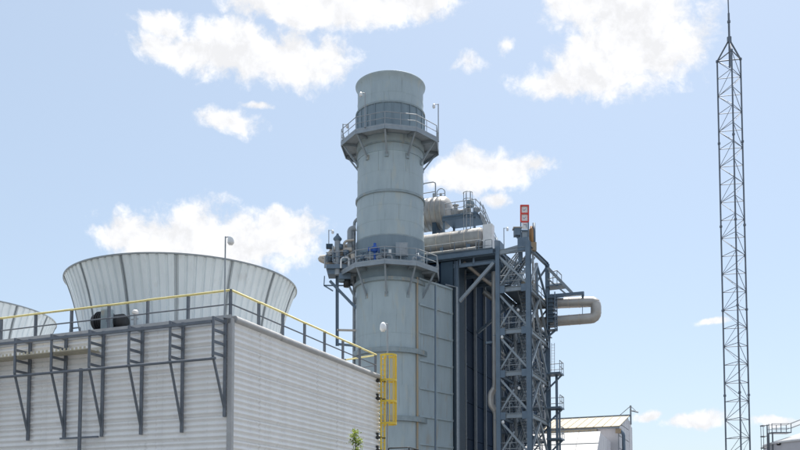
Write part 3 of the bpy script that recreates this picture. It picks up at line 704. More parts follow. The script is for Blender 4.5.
for w in (-3, 1.0):
    MB().box(H(9, w, (zc2-r2*.6+ZD)/2), (2.0, .4, zc2-r2*.6-ZD), AX).build('saddle', 'casing2', ud)
for w, hh in ((-.6, 1.2), (.6, 1.0), (1.3, .8)):
    tube('relief_pipe', [H(9,w,zc2+r2-.05), H(9,w,zc2+r2+hh*.5)], .12, 'galv', ud)
# ladder with hoop on the steam drum
dl = thing('drum_ladder', 'tall grey ladder frame standing on top of the steam drum', 'ladder', H(8.6, .3, zc2+r2))
zz0 = zc2+r2-.25; zt1 = zat(177, 81.5)
pa = xz(424, 177, 81.6)[0]; 
tube('side_rail', rounded([H(8.6,.92,zz0), H(8.6,.92,zt1), H(8.6,-.4,zt1), H(8.6,-.4,zz0)], .3), .06, 'galv', dl)
for z in (zat(187,81.5), zat(195,81.5)): tube('rung', [H(8.6,-.4,z), H(8.6,.92,z)], .045, 'galv', dl, 6)
bar('post', H(8.62,.84,zz0), H(8.62,.84,zat(192,81.5)), .2, 'galv', dl)
for w in (-.9, 1.45):
    for k in range(2):
        tube('hoop', [H(8.6,w-.4,zz0)]+arc(H(8.6,w,zz0+.55), WW, Z, .4, math.pi, 0, 10)+[H(8.6,w+.4,zz0)], .045, 'galv', dl, 6) if k == 0 else tube('rung', [H(8.6,w-.4,zz0+.45), H(8.6,w+.4,zz0+.45)], .035, 'galv', dl, 6)
# valve platform right of the drum
yp = 80.5; zp = zat(219.5, yp)
vp = thing('valve_platform', 'railed steel platform with valves right of the steam drum', 'platform', H(8, 4.6, ZD))
MB().box(H(7.6, 4.1, zp-.1), (3.0, 3.2, .22), AX).build('deck', 'steel', vp)
for u in (6.2, 9.0):
    for w in (2.6, 5.5): bar('leg', H(u,w,ZD), H(u,w,zp-.15), .2, 'steel', vp)
ib('edge_beam', H(6.0,2.5,zp-.35), H(6.0,5.75,zp-.35), .16, .34, 'steel', vp)
ib('edge_beam', H(6.0,5.72,zp-.3), H(9.1,5.72,zp-.3), .16, .34, 'steel', vp)
pp = [H(6.1,2.7,zp), H(6.1,3.7,zp), H(6.1,4.6,zp), H(6.1,5.65,zp), H(7.4,5.65,zp), H(9.0,5.65,zp)]
for p in pp: bar('guardrail_post', p, p+Z*1.15, .055, 'galv', vp)
for a, b in zip(pp[:-1], pp[1:]):
    tube('top_rail', [a+Z*1.13, b+Z*1.13], .038, 'galv', vp, 6); tube('mid_rail', [a+Z*.6, b+Z*.6], .032, 'galv', vp, 6)
# cage ladder hoops up from the drum deck to the platform
for z in (ZD+.6, ZD+1.4, ZD+2.2, zp-.3, zp+.5, zp+1.1, zp+1.7):
    pts = arc(H(5.9, 5.0, z), WW, -UU, .42, 0, math.pi, 10)
    tube('cage_hoop', pts, .035, 'galv', vp, 6)
for i in range(5):
    a = math.pi*i/4; p = H(5.9, 5.0, 0)+WW*.42*math.cos(a)-UU*.42*math.sin(a)
    bar('cage_strap', p+Z*(ZD+.5), p+Z*(zp+1.75), .04, 'galv', vp)
for s in (-.22,.22): bar('ladder_rail', H(6.0,5.0+s,ZD), H(6.0,5.0+s,zp+1.8), .05, 'galv', vp)
for k in range(13): tube('ladder_rung', [H(6.0,4.78,ZD+.3+.33*k), H(6.0,5.22,ZD+.3+.33*k)], .02, 'galv', vp, 5)
MB().lathe(H(7.5,3.3,zp), [(.2,0),(.2,.35),(.42,.5),(.42,.85),(.18,1.0),(.18,1.3),(.3,1.35),(.3,1.4),(0,1.4)], 16).build('relief_valve', 'clad', vp)
MB().lathe(H(7.8,4.3,zp), [(.2,0),(.2,.3),(.38,.45),(.38,.9),(.2,1.1),(0,1.2)], 16).build('relief_valve', 'clad', vp)
tube('relief_pipe', rounded([H(7.5,3.3,zp+.7), H(7.5,4.4,zp+.75), H(7.5,4.6,zp+1.5)], .4), .18, 'clad', vp, 10)
MB().lathe(H(7.3,4.75,zp+.9), [(0,0),(.34,.05),(.42,.3),(.34,.6),(.12,.75),(0,.8)], 16).build('valve_bonnet', 'stack_dark', vp)
MB().lathe(H(7.4,5.3,zp+.0), [(.16,0),(.16,.4),(.3,.5),(.3,.8),(0,.9)], 14).build('relief_valve', 'galv', vp)
# inclined rails right of the platform (steps down)
sr = thing('deck_steps', 'steep steel steps down the right side of the valve platform', 'stairs', H(9, 7.0, ZD))
for s in (0, .8):
    a = H(6.6+s, 5.9, zp); b = H(6.6+s, 7.3, ZD+.9)
    bar('stringer', a, b, .06, 'galv', sr, .22)
    for t in (0, .45, .9): bar('guardrail_post', a.lerp(b,t), a.lerp(b,t)+Z*1.05, .05, 'galv', sr)
    tube('top_rail', [a+Z*1.05, b+Z*1.05], .035, 'galv', sr, 6); tube('mid_rail', [a+Z*.55, b+Z*.55], .03, 'galv', sr, 6)
a = H(7.0,5.9,zp); b = H(7.0,7.3,ZD+.9)
for k in range(9): MB().box(a.lerp(b,(k+.5)/9), (.8,.22,.03), AX).build('tread', 'galv', sr)
# pale equipment box at the end of the vessel
eb = thing('equipment_box', 'pale metal equipment housing at the right end of the silver vessel', 'housing', H(5.4, 7.2, ZD))
zbx = zat(225, 76.8)
MB().box(H(5.0, 7.15, (ZD+zbx)/2), (.7, .85, zbx-ZD), AX).build('housing', 'white', eb)
MB().box(H(4.63, 7.15, (ZD+zbx)/2), (.03, .72, zbx-ZD-.3), AX).build('door', 'white', eb)
MB().box(H(6.6, 7.4, ZD+.75), (1.2, 1.0, 1.5), AX).build('dark_unit', 'steel', eb)
MB().lathe(H(6.6,7.4,ZD+1.5), [(.3,0),(.3,.2),(.12,.3),(.12,.5),(0,.5)], 14).build('vent', 'steel', eb)
lamp_post(H(7.6,7.8,ZD), H(7.6,7.8,zat(224,78)), 'small lamp by the equipment housing on the boiler deck', WW, scale=1.1, grp='lamps on the boiler deck')
hr = thing('deck_hoop_rail', 'low looped handrail in front of the equipment housing', 'handrail', H(4.0, 7.4, ZD))
for w in (6.7, 7.5): tube('hoop', rounded([H(3.9,w-.35,ZD), H(3.9,w-.35,ZD+1.0), H(3.9,w+.3,ZD+1.0), H(3.9,w+.3,ZD)], .15), .04, 'galv', hr, 6)
tube('mid_rail', [H(3.9,6.35,ZD+.5), H(3.9,7.8,ZD+.5)], .03, 'galv', hr, 6)

# ------------------------------------------------------------------ stair tower
W0, W1, TU0, TU1 = 8.36, 11.0, U0, U0+6.9
stt = thing('stair_tower', 'tall blue grey steel stair tower with cross bracing beside the boiler', 'stair tower', H((TU0+TU1)/2, (W0+W1)/2, 0))
ztop = zat(241, 74.2)
def zt_(y): return zat(y, 74.3)
zr_top = zat(264, 80.5)
for (u, w, zt1, sz) in ((TU0, W0, zat(247,75.3), .36), (TU0, W1, ztop, .40), (TU1, W1, zr_top+.05, .34), (TU1, W0, zr_top+.05, .34)):
    ib('column', H(u,w,0), H(u,w,zt1), sz, sz, 'steel', stt, up=UU)
ib('column', H(TU0+.9, W1-.9, zt_(260)), H(TU0+.9, W1-.9, ztop), .3, .3, 'steel', stt, up=UU)
levels = [zt_(y) for y in (500, 457, 415, 372.5, 330, 287.5)]
levels = [levels[0]-2*(levels[1]-levels[0]), levels[0]-(levels[1]-levels[0])] + levels
levels = [z for z in levels if z > .8]
tops = levels + [zt_(249)]
for i, z in enumerate(tops):
    last = i == len(tops)-1
    zf = z
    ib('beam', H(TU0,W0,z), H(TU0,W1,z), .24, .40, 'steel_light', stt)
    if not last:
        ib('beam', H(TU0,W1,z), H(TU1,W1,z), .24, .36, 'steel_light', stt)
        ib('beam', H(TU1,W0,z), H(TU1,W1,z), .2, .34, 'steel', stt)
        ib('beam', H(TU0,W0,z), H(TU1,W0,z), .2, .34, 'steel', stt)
        # landings front and back, grating plates
        MB().box(H(TU0+.65,(W0+W1)/2,z+.22), (1.2, W1-W0-.2, .05), AX).build('landing', 'steel', stt)
        MB().box(H(TU1-.65,(W0+W1)/2,z+.22), (1.2, W1-W0-.2, .05), AX).build('landing', 'steel', stt)
        ib('landing_beam', H(TU1-1.25,W0,z+.05), H(TU1-1.25,W1,z+.05), .14, .24, 'steel', stt)
        for zz in (.75, 1.25): tube('landing_rail', [H(TU0+.1,W0,z+zz), H(TU0+.1,W1,z+zz)], .035, 'galv', stt, 6)
        for k in range(1, 3): bar('guardrail_post', H(TU0+.1,W0+.9*k,z+.2), H(TU0+.1,W0+.9*k,z+1.25), .045, 'galv', stt)
    zn = tops[i+1] if not last else None
    if zn:
        # front face diagonals alternate, side face chevrons
        dz = zn-z
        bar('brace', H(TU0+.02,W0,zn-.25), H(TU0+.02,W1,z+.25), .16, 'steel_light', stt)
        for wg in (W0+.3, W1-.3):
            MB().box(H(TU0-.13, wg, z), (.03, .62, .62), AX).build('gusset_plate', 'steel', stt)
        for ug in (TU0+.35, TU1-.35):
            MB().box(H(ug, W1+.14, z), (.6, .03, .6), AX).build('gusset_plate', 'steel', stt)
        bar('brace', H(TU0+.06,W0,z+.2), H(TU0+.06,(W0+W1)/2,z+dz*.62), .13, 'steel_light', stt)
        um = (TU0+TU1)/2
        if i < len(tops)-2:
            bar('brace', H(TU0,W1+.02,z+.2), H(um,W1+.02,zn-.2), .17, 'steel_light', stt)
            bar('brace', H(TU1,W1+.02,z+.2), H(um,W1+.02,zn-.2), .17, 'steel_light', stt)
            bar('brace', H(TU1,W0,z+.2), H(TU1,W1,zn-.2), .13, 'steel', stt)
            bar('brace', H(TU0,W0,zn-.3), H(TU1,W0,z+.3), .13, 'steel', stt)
        else:
            bar('brace', H(TU0,W1+.02,z+.2), H(TU0+2.9,W1+.02,zt_(256)), .19, 'steel_light', stt)
            bar('brace', H(TU1,W1+.02,z+.2), H(TU0+2.9,W1+.02,zt_(256)), .17, 'steel', stt)
            bar('brace', H(TU0+2.9,W1+.02,zt_(256)), H(TU0+2.9,W1+.02,z), .15, 'steel', stt)
            bar('brace', H(TU0,W0,zn-.3), H(TU1,W0,z+.3), .16, 'steel', stt)
            bar('brace', H(TU1,W0,z+.2), H(TU1,W1,zr_top-.2), .15, 'steel', stt)
            MB().box(H((TU0+TU1)/2+.5,(W0+W1)/2,z+.22), (TU1-TU0-1.6, W1-W0-.3, .06), AX).build('landing', 'steel', stt)
            for hh in (.75, 1.25): tube('landing_rail', [H(TU0+.2,W1-.15,z+hh), H(TU1,W1-.15,z+hh)], .04, 'galv', stt, 6)
            for k in range(6):
                p = H(TU0+.4+1.2*k, W1-.15, z+.2); bar('guardrail_post', p, p+Z*1.05, .05, 'galv', stt)
            for s in (W0+.25, W0+1.15):
                bar('stringer', H(TU1-.4,s,z+.25), H(TU0+1.4,s,zt_(254)), .06, 'steel_light', stt, .3)
                for hh in (.5, 1.0): tube('stair_rail', [H(TU1-.4,s,z+.25+hh), H(TU0+1.4,s,zt_(254)+hh*.8)], .04, 'galv', stt, 6)
            for k in range(15):
                t = (k+.5)/15; MB().box(H(TU1-.4+(TU0+1.8-TU1)*t, W0+.7, z+.3+(zt_(254)-z-.3)*t), (.3,.9,.04), AX).build('tread', 'steel', stt)
            MB().box(H(TU0+4.3, W0+1.5, z+.95), (1.3,.9,1.4), AX).build('winch_box', 'rust', stt)
            tube('riser_pipe', [H(TU0+5.6,W1-.7,z-3), H(TU0+5.6,W1-.7,zr_top-.2)], .16, 'galv', stt)
            tube('riser_pipe', [H(TU0+3.6,W1-.5,z-3), H(TU0+3.6,W1-.5,zr_top+.2)], .09, 'clad', stt)
        # two stair flights, one rising to the rear landing, the other back to the front
        for (wa, ua, ub, za, zb_) in ((W0+.68, TU0+1.2, TU1-1.25, z+.22, zn+.22), (W1-.75, TU1-1.25, TU0+1.2, z+.22, zn+.22)):
            if i >= len(tops)-2: continue
            st = MB().bar(H(ua,wa-.48,za), H(ub,wa-.48,zb_), .05, .30).build('stringer', 'steel_light', stt)
            MB().bar(H(ua,wa+.48,za), H(ub,wa+.48,zb_), .05, .30).build('stringer', 'steel_light', stt)
            for k in range(15):
                t = (k+.5)/15; MB().box(H(ua+(ub-ua)*t, wa, za+(zb_-za)*t+.06), (.28, .92, .04), AX).build('tread', 'steel', st)
            for s in (-.48, .48):
                for hh in (.55, 1.05): tube('stair_rail', [H(ua,wa+s,za+hh), H(ub,wa+s,zb_+hh)], .04, 'galv', stt, 6)
                for t in (.02,.26,.5,.74,.98):
                    p = H(ua+(ub-ua)*t, wa+s, za+(zb_-za)*t); bar('guardrail_post', p, p+Z*1.05, .05, 'galv', stt)
        # walkway from the tower along the boiler wall at this level
        if not last and i < len(tops)-1:
            WK = 7.0
            for (ua, ub) in ((17.2, 21.5), (21.5, 25.8)):
                MB().box(H((ua+ub)/2, (WH+WK)/2, z+.2), (ub-ua-.04, WK-WH-.1, .06), AX).build('walkway_deck', 'steel', stt)
                ib('walkway_beam', H(ub, WH+.3, z), H(ub, WK, z), .16, .3, 'steel', stt)
                for hh in (.75, 1.25): tube('landing_rail', [H(ua, WK, z+hh), H(ub, WK, z+hh)], .035, 'galv', stt, 6)
                bar('walkway_brace', H(ub, WH+.3, z-2.2), H(ub, WK-.5, z-.1), .14, 'steel', stt)
                for k in range(4):
                    p = H(ua+(ub-ua)*k/4, WK, z+.2); bar('guardrail_post', p, p+Z*1.05, .045, 'galv', stt)
# sloping top chord and last flight
ib('top_chord', H(TU0,W1,zt_(247)), H(TU1,W1,zr_top-.05), .26, .34, 'steel', stt)
ib('top_chord', H(TU0,W0,zt_(247)), H(TU1,W0,zr_top-.05), .2, .3, 'steel', stt)
for s in (-1, 1):
    for hh in (0, .5, 1.0):
        wc = (W0+W1)/2 + s*.55 - .25
        a = H(TU0+.2, wc-.55, zt_(285)+.1+hh*1.0); b = H(TU0+1.6, wc+1.0, zt_(250)+.3+hh*.4)
        tube('stair_rail', [a, b], .06, 'galv', stt, 6)
    bar('stringer', H(TU0+.2, wc-.35, zt_(285)), H(TU0+1.6, wc+1.15, zt_(252)), .06, 'steel_light', stt, .25)
for k in range(11):
    t = (k+.5)/11; MB().box(H(TU0+.2+1.4*t,(W0+W1)/2-.6+1.4*t, zt_(285)+(zt_(252)-zt_(285))*t), (.9,.5,.04), AX).build('tread', 'steel', stt)
# roof side plate under the sign mast
MB().box(H(TU0+.05, W1-.42, zt_(249)+.45), (.25, .95, 1.1), AX).build('head_plate', 'steel', stt)
bar('beam', H(TU0,W0,zt_(250)), H(TU0,W1-.8,zt_(246.5)), .14, 'steel_light', stt, .4)
bar('brace', H(TU0+.3,W0,zt_(254)), H(TU0+.3,W0+1.3,zt_(269)), .14, 'steel_light', stt)
# conduit, bulkhead lamps and stub pipes inside the tower
cx = P(516,450,77.5).x
cdt = MB()
tube('conduit', [Vector((cx,77.5,0)), Vector((cx,77.5,zat(330,77.5)))], .12, 'galv', stt)
for k in range(14):
    zc_ = 3+1.2*k; MB().lathe(Vector((cx,77.5,zc_)), [(.12,0),(.18,0),(.18,.5),(.12,.5)], 10, smooth=False).build('conduit_collar', 'galv', stt)
for px, py in ((518,310), (502,337), (503,422), (519,388), (542.5,347), (543,386)):
    p = P(px, py, 75.0 if px < 530 else 78.5)
    MB().lathe(p, [(0,-.15),(.10,-.13),(.13,-.03),(.11,.08),(.04,.15),(0,.15)], 12).build('bulkhead_lamp', 'lamp', stt)
    bar('lamp_arm', p+Z*.2, p+Z*.2-VV*-.8, .04, 'steel', stt)
for y in (323, 353, 383):
    for dy in (0, 4.5): tube('stub_pipe', [P(499.5,y+dy-3,76.5), P(505,y+dy+2.5,76.2)], .11, 'clad', stt, 8)
# side outrigger platforms on the right of the tower
def outrig(ya, yb, name):
    z = zat(ya, 80); 
    MB().box(H(TU1-.7, W1+.75, z), (1.6, 1.3, .14), AX).build('outrigger_deck', 'steel', stt)
    bar('outrigger_brace', H(TU1-.6, W1+1.35, z-.1), H(TU1-.6, W1, zat(yb, 80)), .14, 'steel', stt)
    ps = [H(TU1-1.45, W1+1.35, z), H(TU1-.7, W1+1.35, z), H(TU1+.05, W1+1.35, z), H(TU1+.05, W1+.1, z)]
    for p in ps: bar('guardrail_post', p, p+Z*1.1, .05, 'galv', stt)
    for a, b in zip(ps[:-1], ps[1:]):
        for hh in (.55, 1.08): tube('landing_rail', [a+Z*hh, b+Z*hh], .035, 'galv', stt, 6)
outrig(375, 390, 0); outrig(409, 424, 0); outrig(440, 455, 0)
bar('outrigger_brace', H(TU1-.6, W1+1.0, zat(329.5,80)), H(TU1-.6, W1, zat(338,80)), .16, 'steel', stt)
for y0, y1, px in ((374, 450, 556.5), (409, 450, 559.5)):
    Yd = 80.0; p0 = P(px, y1, Yd); p1 = P(px, y0, Yd); bar('outrigger_post', Vector((p1.x, Yd, 0)), p1, .2 if px < 558 else .16, 'steel', stt)
bar('outrigger_tie', P(548,409,80), P(560,409.5,80), .18, 'steel', stt)
# cage ladder between two outrigger decks
for px in (551.5, 554.5): bar('ladder_rail', P(px,372,80), P(px,343,80), .04, 'galv', stt)
for k in range(10): tube('ladder_rung', [P(551.5,370-2.8*k,80), P(554.5,370-2.8*k,80)], .018, 'galv', stt, 5)
# vertical cable tray on the far tower column
for k in range(9):
    z = zat(331,80)+.36*k; MB().box(H(TU1-.65, W1+.55, z), (.9, .75, .05), AX).build('cable_tray_rung', 'steel', stt)
for du in (-1.05, -.25):
    for dw in (.2, .9): bar('cable_tray_rail', H(TU1+du, W1+dw, zat(331,80)), H(TU1+du, W1+dw, zat(294,80)), .09, 'steel', stt)
MB().box(H(TU1-.65, W1+.45, zat(311,80.5)), (.5,.4,2.6), AX).build('cable_box', 'steel', stt)

# upper bridge platform to the pipe loop
br = thing('pipe_bridge', 'railed steel cantilever above the pipe loop right of the stair tower', 'bridge', H(TU1, W1+.2, zat(294,80)))
bar('beam', P(548,296.5,80.2), P(584,293.3,79.0), .28, 'steel', br, .3)
bar('brace', P(548,268,80.2), P(572,293.0,79.4), .26, 'steel_light', br)
bar('brace', P(548,279,80.4), P(566,294,79.6), .14, 'steel_light', br)
MB().box(P(556,287.0,80.6), (1.4,1.6,.12), AX).build('deck', 'steel', br)
for a, b in (((549,284),(562.0,283)), ((549,272.5),(557,270.5)), ((549,278.5),(557,277)), ((557,270.5),(561.5,275)), ((557,277),(561.5,280.5))):
    tube('top_rail', [P(*a,80.4), P(*b,80.4)], .05, 'galv', br, 6)
for px, y0, y1 in ((549.5,285,272), (553,285,271.5), (557,285,270.5), (561.5,286,275)): bar('guardrail_post', P(px,y0,80.4), P(px,y1,80.4), .06, 'galv', br)
bar('hanger_rod', P(582.5,297,79.3), P(582.5,315,79.3), .05, 'steel', br); bar('stub', P(582.8,297,79.2), P(582.8,293,79.2), .2, 'steel', br)

# ------------------------------------------------------------------ U-shaped pipe loop
lp = thing('pipe_loop', 'large tan insulated U-bend pipe sticking out right of the tower', 'pipe', H(TU1+.2, W1, zat(321,80)))
def lpp(px, py):
    # on the vertical plane u = 10.8
    q = (px-400)/F; w = 0
    for _ in range(3):
        p = H(10.8, w, 0); dep = p.y*math.cos(PITCH)+(zat(py,p.y)-CZ)*math.sin(PITCH)
        f0 = p.x - q*dep; w -= f0/(.923+.384*q)
    p = H(10.8, w, 0); return Vector((p.x, p.y, zat(py, p.y)))
path = rounded([lpp(528,304.6), lpp(596.0,301.6), lpp(596.0,318.0), lpp(528,323.4)], .5, 4)
MB().tube(path, .47, 20).build('pipe_cladding', 'pipe_tan', lp)
tot = 0
for i in range(len(path)-1):
    a, b = path[i], path[i+1]
    d = (b-a)
    if d.length > 1.0:
        nseg = int(d.length/.9)
        for k in range(1, nseg):
            p = a+d*k/nseg; MB().tube([p-d.normalized()*.03, p+d.normalized()*.03], .487, 20).build('clad_band', 'beige', lp)
    elif i % 3 == 0:
        MB().tube([a-d.normalized()*.02, a+d.normalized()*.02], .484, 20).build('clad_band', 'beige', lp)

# ------------------------------------------------------------------ red topped mast on the tower head
mp_ = P(524.5, 241, 74.6)
rm = thing('marker_mast', 'square steel mast with two red framed white panels on top of the stair tower', 'mast', mp_)
def mm(px, py, dy=0): return P(px, py, 74.6+dy)
s_ = 8.2*SC/2
for dx in (520.8, 528.4):
    for dy in (0, .62):
        bar('mast_leg', mm(dx,241,dy), mm(dx,222,dy), .10, 'steel', rm); bar('mast_leg', mm(dx,222,dy), mm(dx,205,dy), .11, 'red', rm)
for y, m in ((205.6,'red'), (213.6,'red'), (221.8,'red'), (230.5,'steel'), (239,'steel')):
    for dy in (0, .62): bar('mast_tie', mm(520.8,y,dy), mm(528.4,y,dy), .12, m, rm)
    for dx in (520.8, 528.4): bar('mast_tie', mm(dx,y,0), mm(dx,y,.62), .10, m, rm)
for y0, y1 in ((206.4,212.8), (214.4,221)):
    pn = MB().box((mm(524.6,(y0+y1)/2,.05)), (.52,.03,zat(y0,74.6)-zat(y1,74.6)-.02)).build('marker_panel', 'white', rm)
    c = mm(524.6,(y0+y1)/2,.02); bar('mark', c+Vector((-.05,0,-.1)), c+Vector((.09,0,.07)), .035, 'purple', pn); 
    bar('mark', c+Vector((-.12,0,.02)), c+Vector((-.05,0,-.1)), .03, 'purple', pn)
pn = MB().box(mm(524.9,226,.05), (.46,.03,.52)).build('marker_panel', 'white', rm)
c = mm(525.2,226,.02); bar('mark', c+Vector((-.12,0,.12)), c+Vector((.1,0,.12)), .04, 'purple', pn); bar('mark', c+Vector((.1,0,.12)), c+Vector((.1,0,-.1)), .04, 'purple', pn)
MB().box(mm(524.6,235.5,.3), (.5,.5,.6)).build('gear_box', 'steel_light', rm)
hs_ = thing('hoist_unit', 'dark hoist housing left of the marker mast', 'hoist', mm(517.3,238.5,.3))
MB().box(mm(517.2,232.5,.3), (.55,.7,.62)).build('housing', 'steel', hs_); MB().box(mm(515.2,232.5,.3), (.2,.5,.4)).build('cover', 'black', hs_)
bar('bracket', mm(517,237,.3), mm(521,239.5,.3), .15, 'steel', hs_); MB().box(mm(517.2,228.6,.3), (.75,.8,.08)).build('lid', 'beige', hs_)
oc = thing('exhaust_silencer', 'brown orange upright cylinders behind the marker mast', 'silencer', mm(532,246,.9))
MB().lathe(mm(531.5,246,.9), [(0,0),(.2,0),(.2,1.45),(.12,1.5),(.12,1.7),(0,1.7)], 18).build('canister', 'orange', oc)
MB().lathe(mm(534.2,246,.9), [(0,0),(.13,0),(.13,2.0),(0,2.0)], 14).build('pipe', 'steel', oc)
MB().box(mm(532.6,247,.9), (.6,.5,.7)).build('base', 'rust', oc)

# ------------------------------------------------------------------ lattice mast on the right
YM = 45.0; mb = P(739, 450, YM); mt_ = P(728.8, 57, YM)
MX = mb.x; LMZ = zat(57, YM)
lm = thing('lattice_mast', 'slim triangular grey lattice radio mast standing on the right', 'mast', (MX, YM, 0))
fw = 23.0*YM/F*1.0
Rm = fw/math.sqrt(3)*1.0
angs = [R(-110.6+8), R(9.4+8), R(129.4+8)]
leg = [Vector((MX+Rm*math.cos(a), YM+Rm*math.sin(a), 0)) for a in angs]
nseg = 6
for p in leg:
    for k in range(nseg): 
        tube('leg', [p+Z*(LMZ*k/nseg), p+Z*(LMZ*(k+1)/nseg)], .042, 'mast', lm, 7)
        tube('leg_flange', [p+Z*(LMZ*(k+1)/nseg-.05), p+Z*(LMZ*(k+1)/nseg+.05)], .07, 'mast', lm, 7)
npan = 28; ph = LMZ/npan
for k in range(npan):
    z0 = ph*k; z1 = ph*(k+1)
    for i in range(3):
        a, b = leg[i], leg[(i+1) % 3]
        tube('horizontal_brace', [a+Z*z1, b+Z*z1], .019, 'mast', lm, 4)
        if (k+i) % 2: a, b = b, a
        tube('diagonal_brace', [a+Z*z0, b+Z*z1], .016, 'mast', lm, 4)
apex = Vector((MX, YM, zat(39.5, YM)))
for p in leg: tube('apex_leg', [p+Z*LMZ, apex], .042, 'mast', lm, 7)
for i in range(3): tube('horizontal_brace', [leg[i]+Z*LMZ, leg[(i+1)%3]+Z*LMZ], .03, 'mast', lm, 6)
tube('antenna_pole', [apex-Z*1.5, apex+Z*1.4], .055, 'mast', lm, 8)
tube('antenna_whip', [apex+Z*1.0, Vector((MX-.02, YM, zat(-25, YM)))], .032, 'mast', lm, 8)
tube('antenna_clamp', [apex-Z*.15, apex+Z*.12], .12, 'mast', lm, 8)
tube('antenna_clamp', [apex+Z*.9, apex+Z*1.0], .085, 'mast', lm, 8)
pts = [Vector((MX+.12+.02*math.sin(k*1.7), YM+.05, LMZ*k/12)) for k in range(13)]
tube('feeder_cable', pts+[apex-Z*.8], .018, 'black', lm, 5)
MB().box((MX, YM, .2), (2, 2, .4)).build('footing', 'concrete', lm)

# ------------------------------------------------------------------ pale gabled hall behind the tower
YB = 110.0
def V_at(px, Yref, pxref):      # distance along WW from the ray pxref at depth Yref to the ray px
    x0 = (pxref-400)/F*Yref; q = (px-400)/F
    return (q*Yref - x0)/(.923+.384*q)
gx = (630-400)/F*YB
G0 = Vector((gx, YB, 0))                       # foot of the gable apex
def G(u, v, z): return G0+UU*u+VV*v+Z*z
zap = zat(416.5, YB)
hall = thing('gabled_hall', 'pale hall with cream sloping roof and grey panelled gable end', 'building', G(-3, 8, 0))
uf = -7.4; ze = zat(426.2, YB-6.8)
LH = 26.0
gable = [G(uf,0,0), G(uf,0,ze), G(0,0,zap), G(2.6,0,zap-.9), G(2.6,0,0)]
MB().prism([p+VV*.15 for p in gable], VV*(LH)).build('hall_body', 'whitewall', hall)
MB().prism([p+VV*.11+Z*(-.02) for p in gable], VV*.035).build('gable_backing', 'steel_light', hall)
# gable wall panels
ncolp = 4
for i in range(ncolp):
    ua = uf+ (0-uf)*i/ncolp; ub = uf+(0-uf)*(i+1)/ncolp
    za = ze+(zap-ze)*(i)/ncolp; z = 0
    zmaxa = ze+(zap-ze)*i/ncolp; zmaxb = ze+(zap-ze)*(i+1)/ncolp
    while z < zmaxb-.05:
        z2 = z+1.45
        a_ = [(ua+.07,z+.09),(ub-.07,z+.09),(ub-.07,min(z2,zmaxb)),(ua+.07,min(z2,zmaxa))]
        if z+.05 < zmaxa: MB().prism([G(u,-.02,zz) for u, zz in a_], VV*.12).build('gable_panel', 'whitewall', hall)
        z = z2
for i in range(3):
    MB().box(G(.45+.86*i, .05, (zap-.5-.3*i)/2), (.82, .2, zap-.5-.3*i), AX).build('gable_panel', 'whitewall', hall)
# roof sheets on the visible slope
for k in range(26):
    v0 = -.1+LH*k/26; v1 = -.1+LH*(k+1)/26
    n_ = (Vector((0,0,1))*(-uf) + (-UU)*(zap-ze)).normalized()
    e0, e1 = G(uf*1.04, v0, ze-(zap-ze)*.04), G(0, v0, zap)
    MB().prism([e0, e1, e1+VV*(v1-v0-.06), e0+VV*(v1-v0-.06)], n_*.10).build('roof_sheet', 'cream', hall)
    bar('roof_seam', e0+n_*.1, e1+n_*.1, .08, 'cream', hall, .08)
MB().bar(G(0,-.15,zap+.12), G(0,LH,zap+.12), .34, .22).build('ridge_cap', 'steel_light', hall)
MB().bar(G(uf*1.04,-.1,ze-.2), G(uf*1.04,LH,ze-.2), .16, .12).build('gutter', 'steel_light', hall)
# low lean-to roof with rows of dark vents under the eave
z5 = ze-.28
MB().box(G(uf-.3, LH/2+1.2, z5/2), (.5, LH-2.6, z5), AX).build('clerestory_wall', 'cream', hall)
for k in range(40): MB().box(G(uf-.58, 2.9+.5*k, z5-.34), (.06,.28,.26), AX).build('louvre', 'steel_light', hall)
# downpipe
tube('downpipe', rounded([G(uf+.2,-.1,ze-.5), G(uf+.2,-.45,ze-.9), G(uf+.2,-.45,0)], .3), .2, 'steel', hall, 8)
MB().box(G(uf+.2,.1,ze-.55), (.7,.6,.5), AX).build('rain_hopper', 'rust', hall)
# vent post with stay wires at the apex
tube('stay_post', [G(.1,-.25,zap-1), G(.1,-.25,zat(405.5,YB))], .11, 'galv', hall)
tube('stay_wire', [G(.1,-.25,zat(406,YB)), G(.1,1.1,zap+.2)], .05, 'galv', hall, 5)
tube('stay_arm', [G(.1,-.25,zat(410.5,YB)), G(.3,-1.15,zat(412.5,YB))], .09, 'galv', hall, 6)
tube('stay_wire', [G(.1,-.25,zat(406,YB)), G(.3,-.95,zat(412,YB))], .04, 'galv', hall, 5)

# small white shed in front of the hall
YS = 96.0
A0 = Vector(((600.5-400)/F*YS, YS, 0))
def A(u, v, z): return A0+UU*u+VV*v+Z*z
sh = thing('white_shed', 'small building with bright white panels and grey gable before the hall', 'building', A(0, 4, 0))
zr = zat(432.2, YS); ze2 = zr-2.9; RN = 2.8
f = lambda u: ze2+(zr-ze2)*(u+RN)/RN if u <= 0 else zr-.06*u
prof = [(-RN,0), (-RN,ze2), (0,zr), (7,zr-.42), (7,0)]
MB().prism([A(u,.1,z) for u, z in prof], VV*12).build('shed_body', 'whitewall', sh)
for ua, ub in ((-RN,0), (0,2.3), (2.3,4.6), (4.6,7)):
    MB().prism([A(ua+.04,-.02,0), A(ub-.04,-.02,0), A(ub-.04,-.02,f(ub)), A(ua+.04,-.02,f(ua))], VV*.1).build('gable_panel', 'whitewall', sh)
n_ = (Z*RN-UU*(zr-ze2)).normalized()
for k in range(5):
    v0 = -.12+2.32*k
    for (ta, tb) in ((-.02, .5), (.54, 1.0)):
        p0 = A(-RN+RN*ta, v0, ze2+(zr-ze2)*ta); p1 = A(-RN+RN*tb, v0, ze2+(zr-ze2)*tb)
        MB().prism([p0, p1, p1+VV*2.27, p0+VV*2.27], n_*.12).build('roof_panel', 'white', sh)
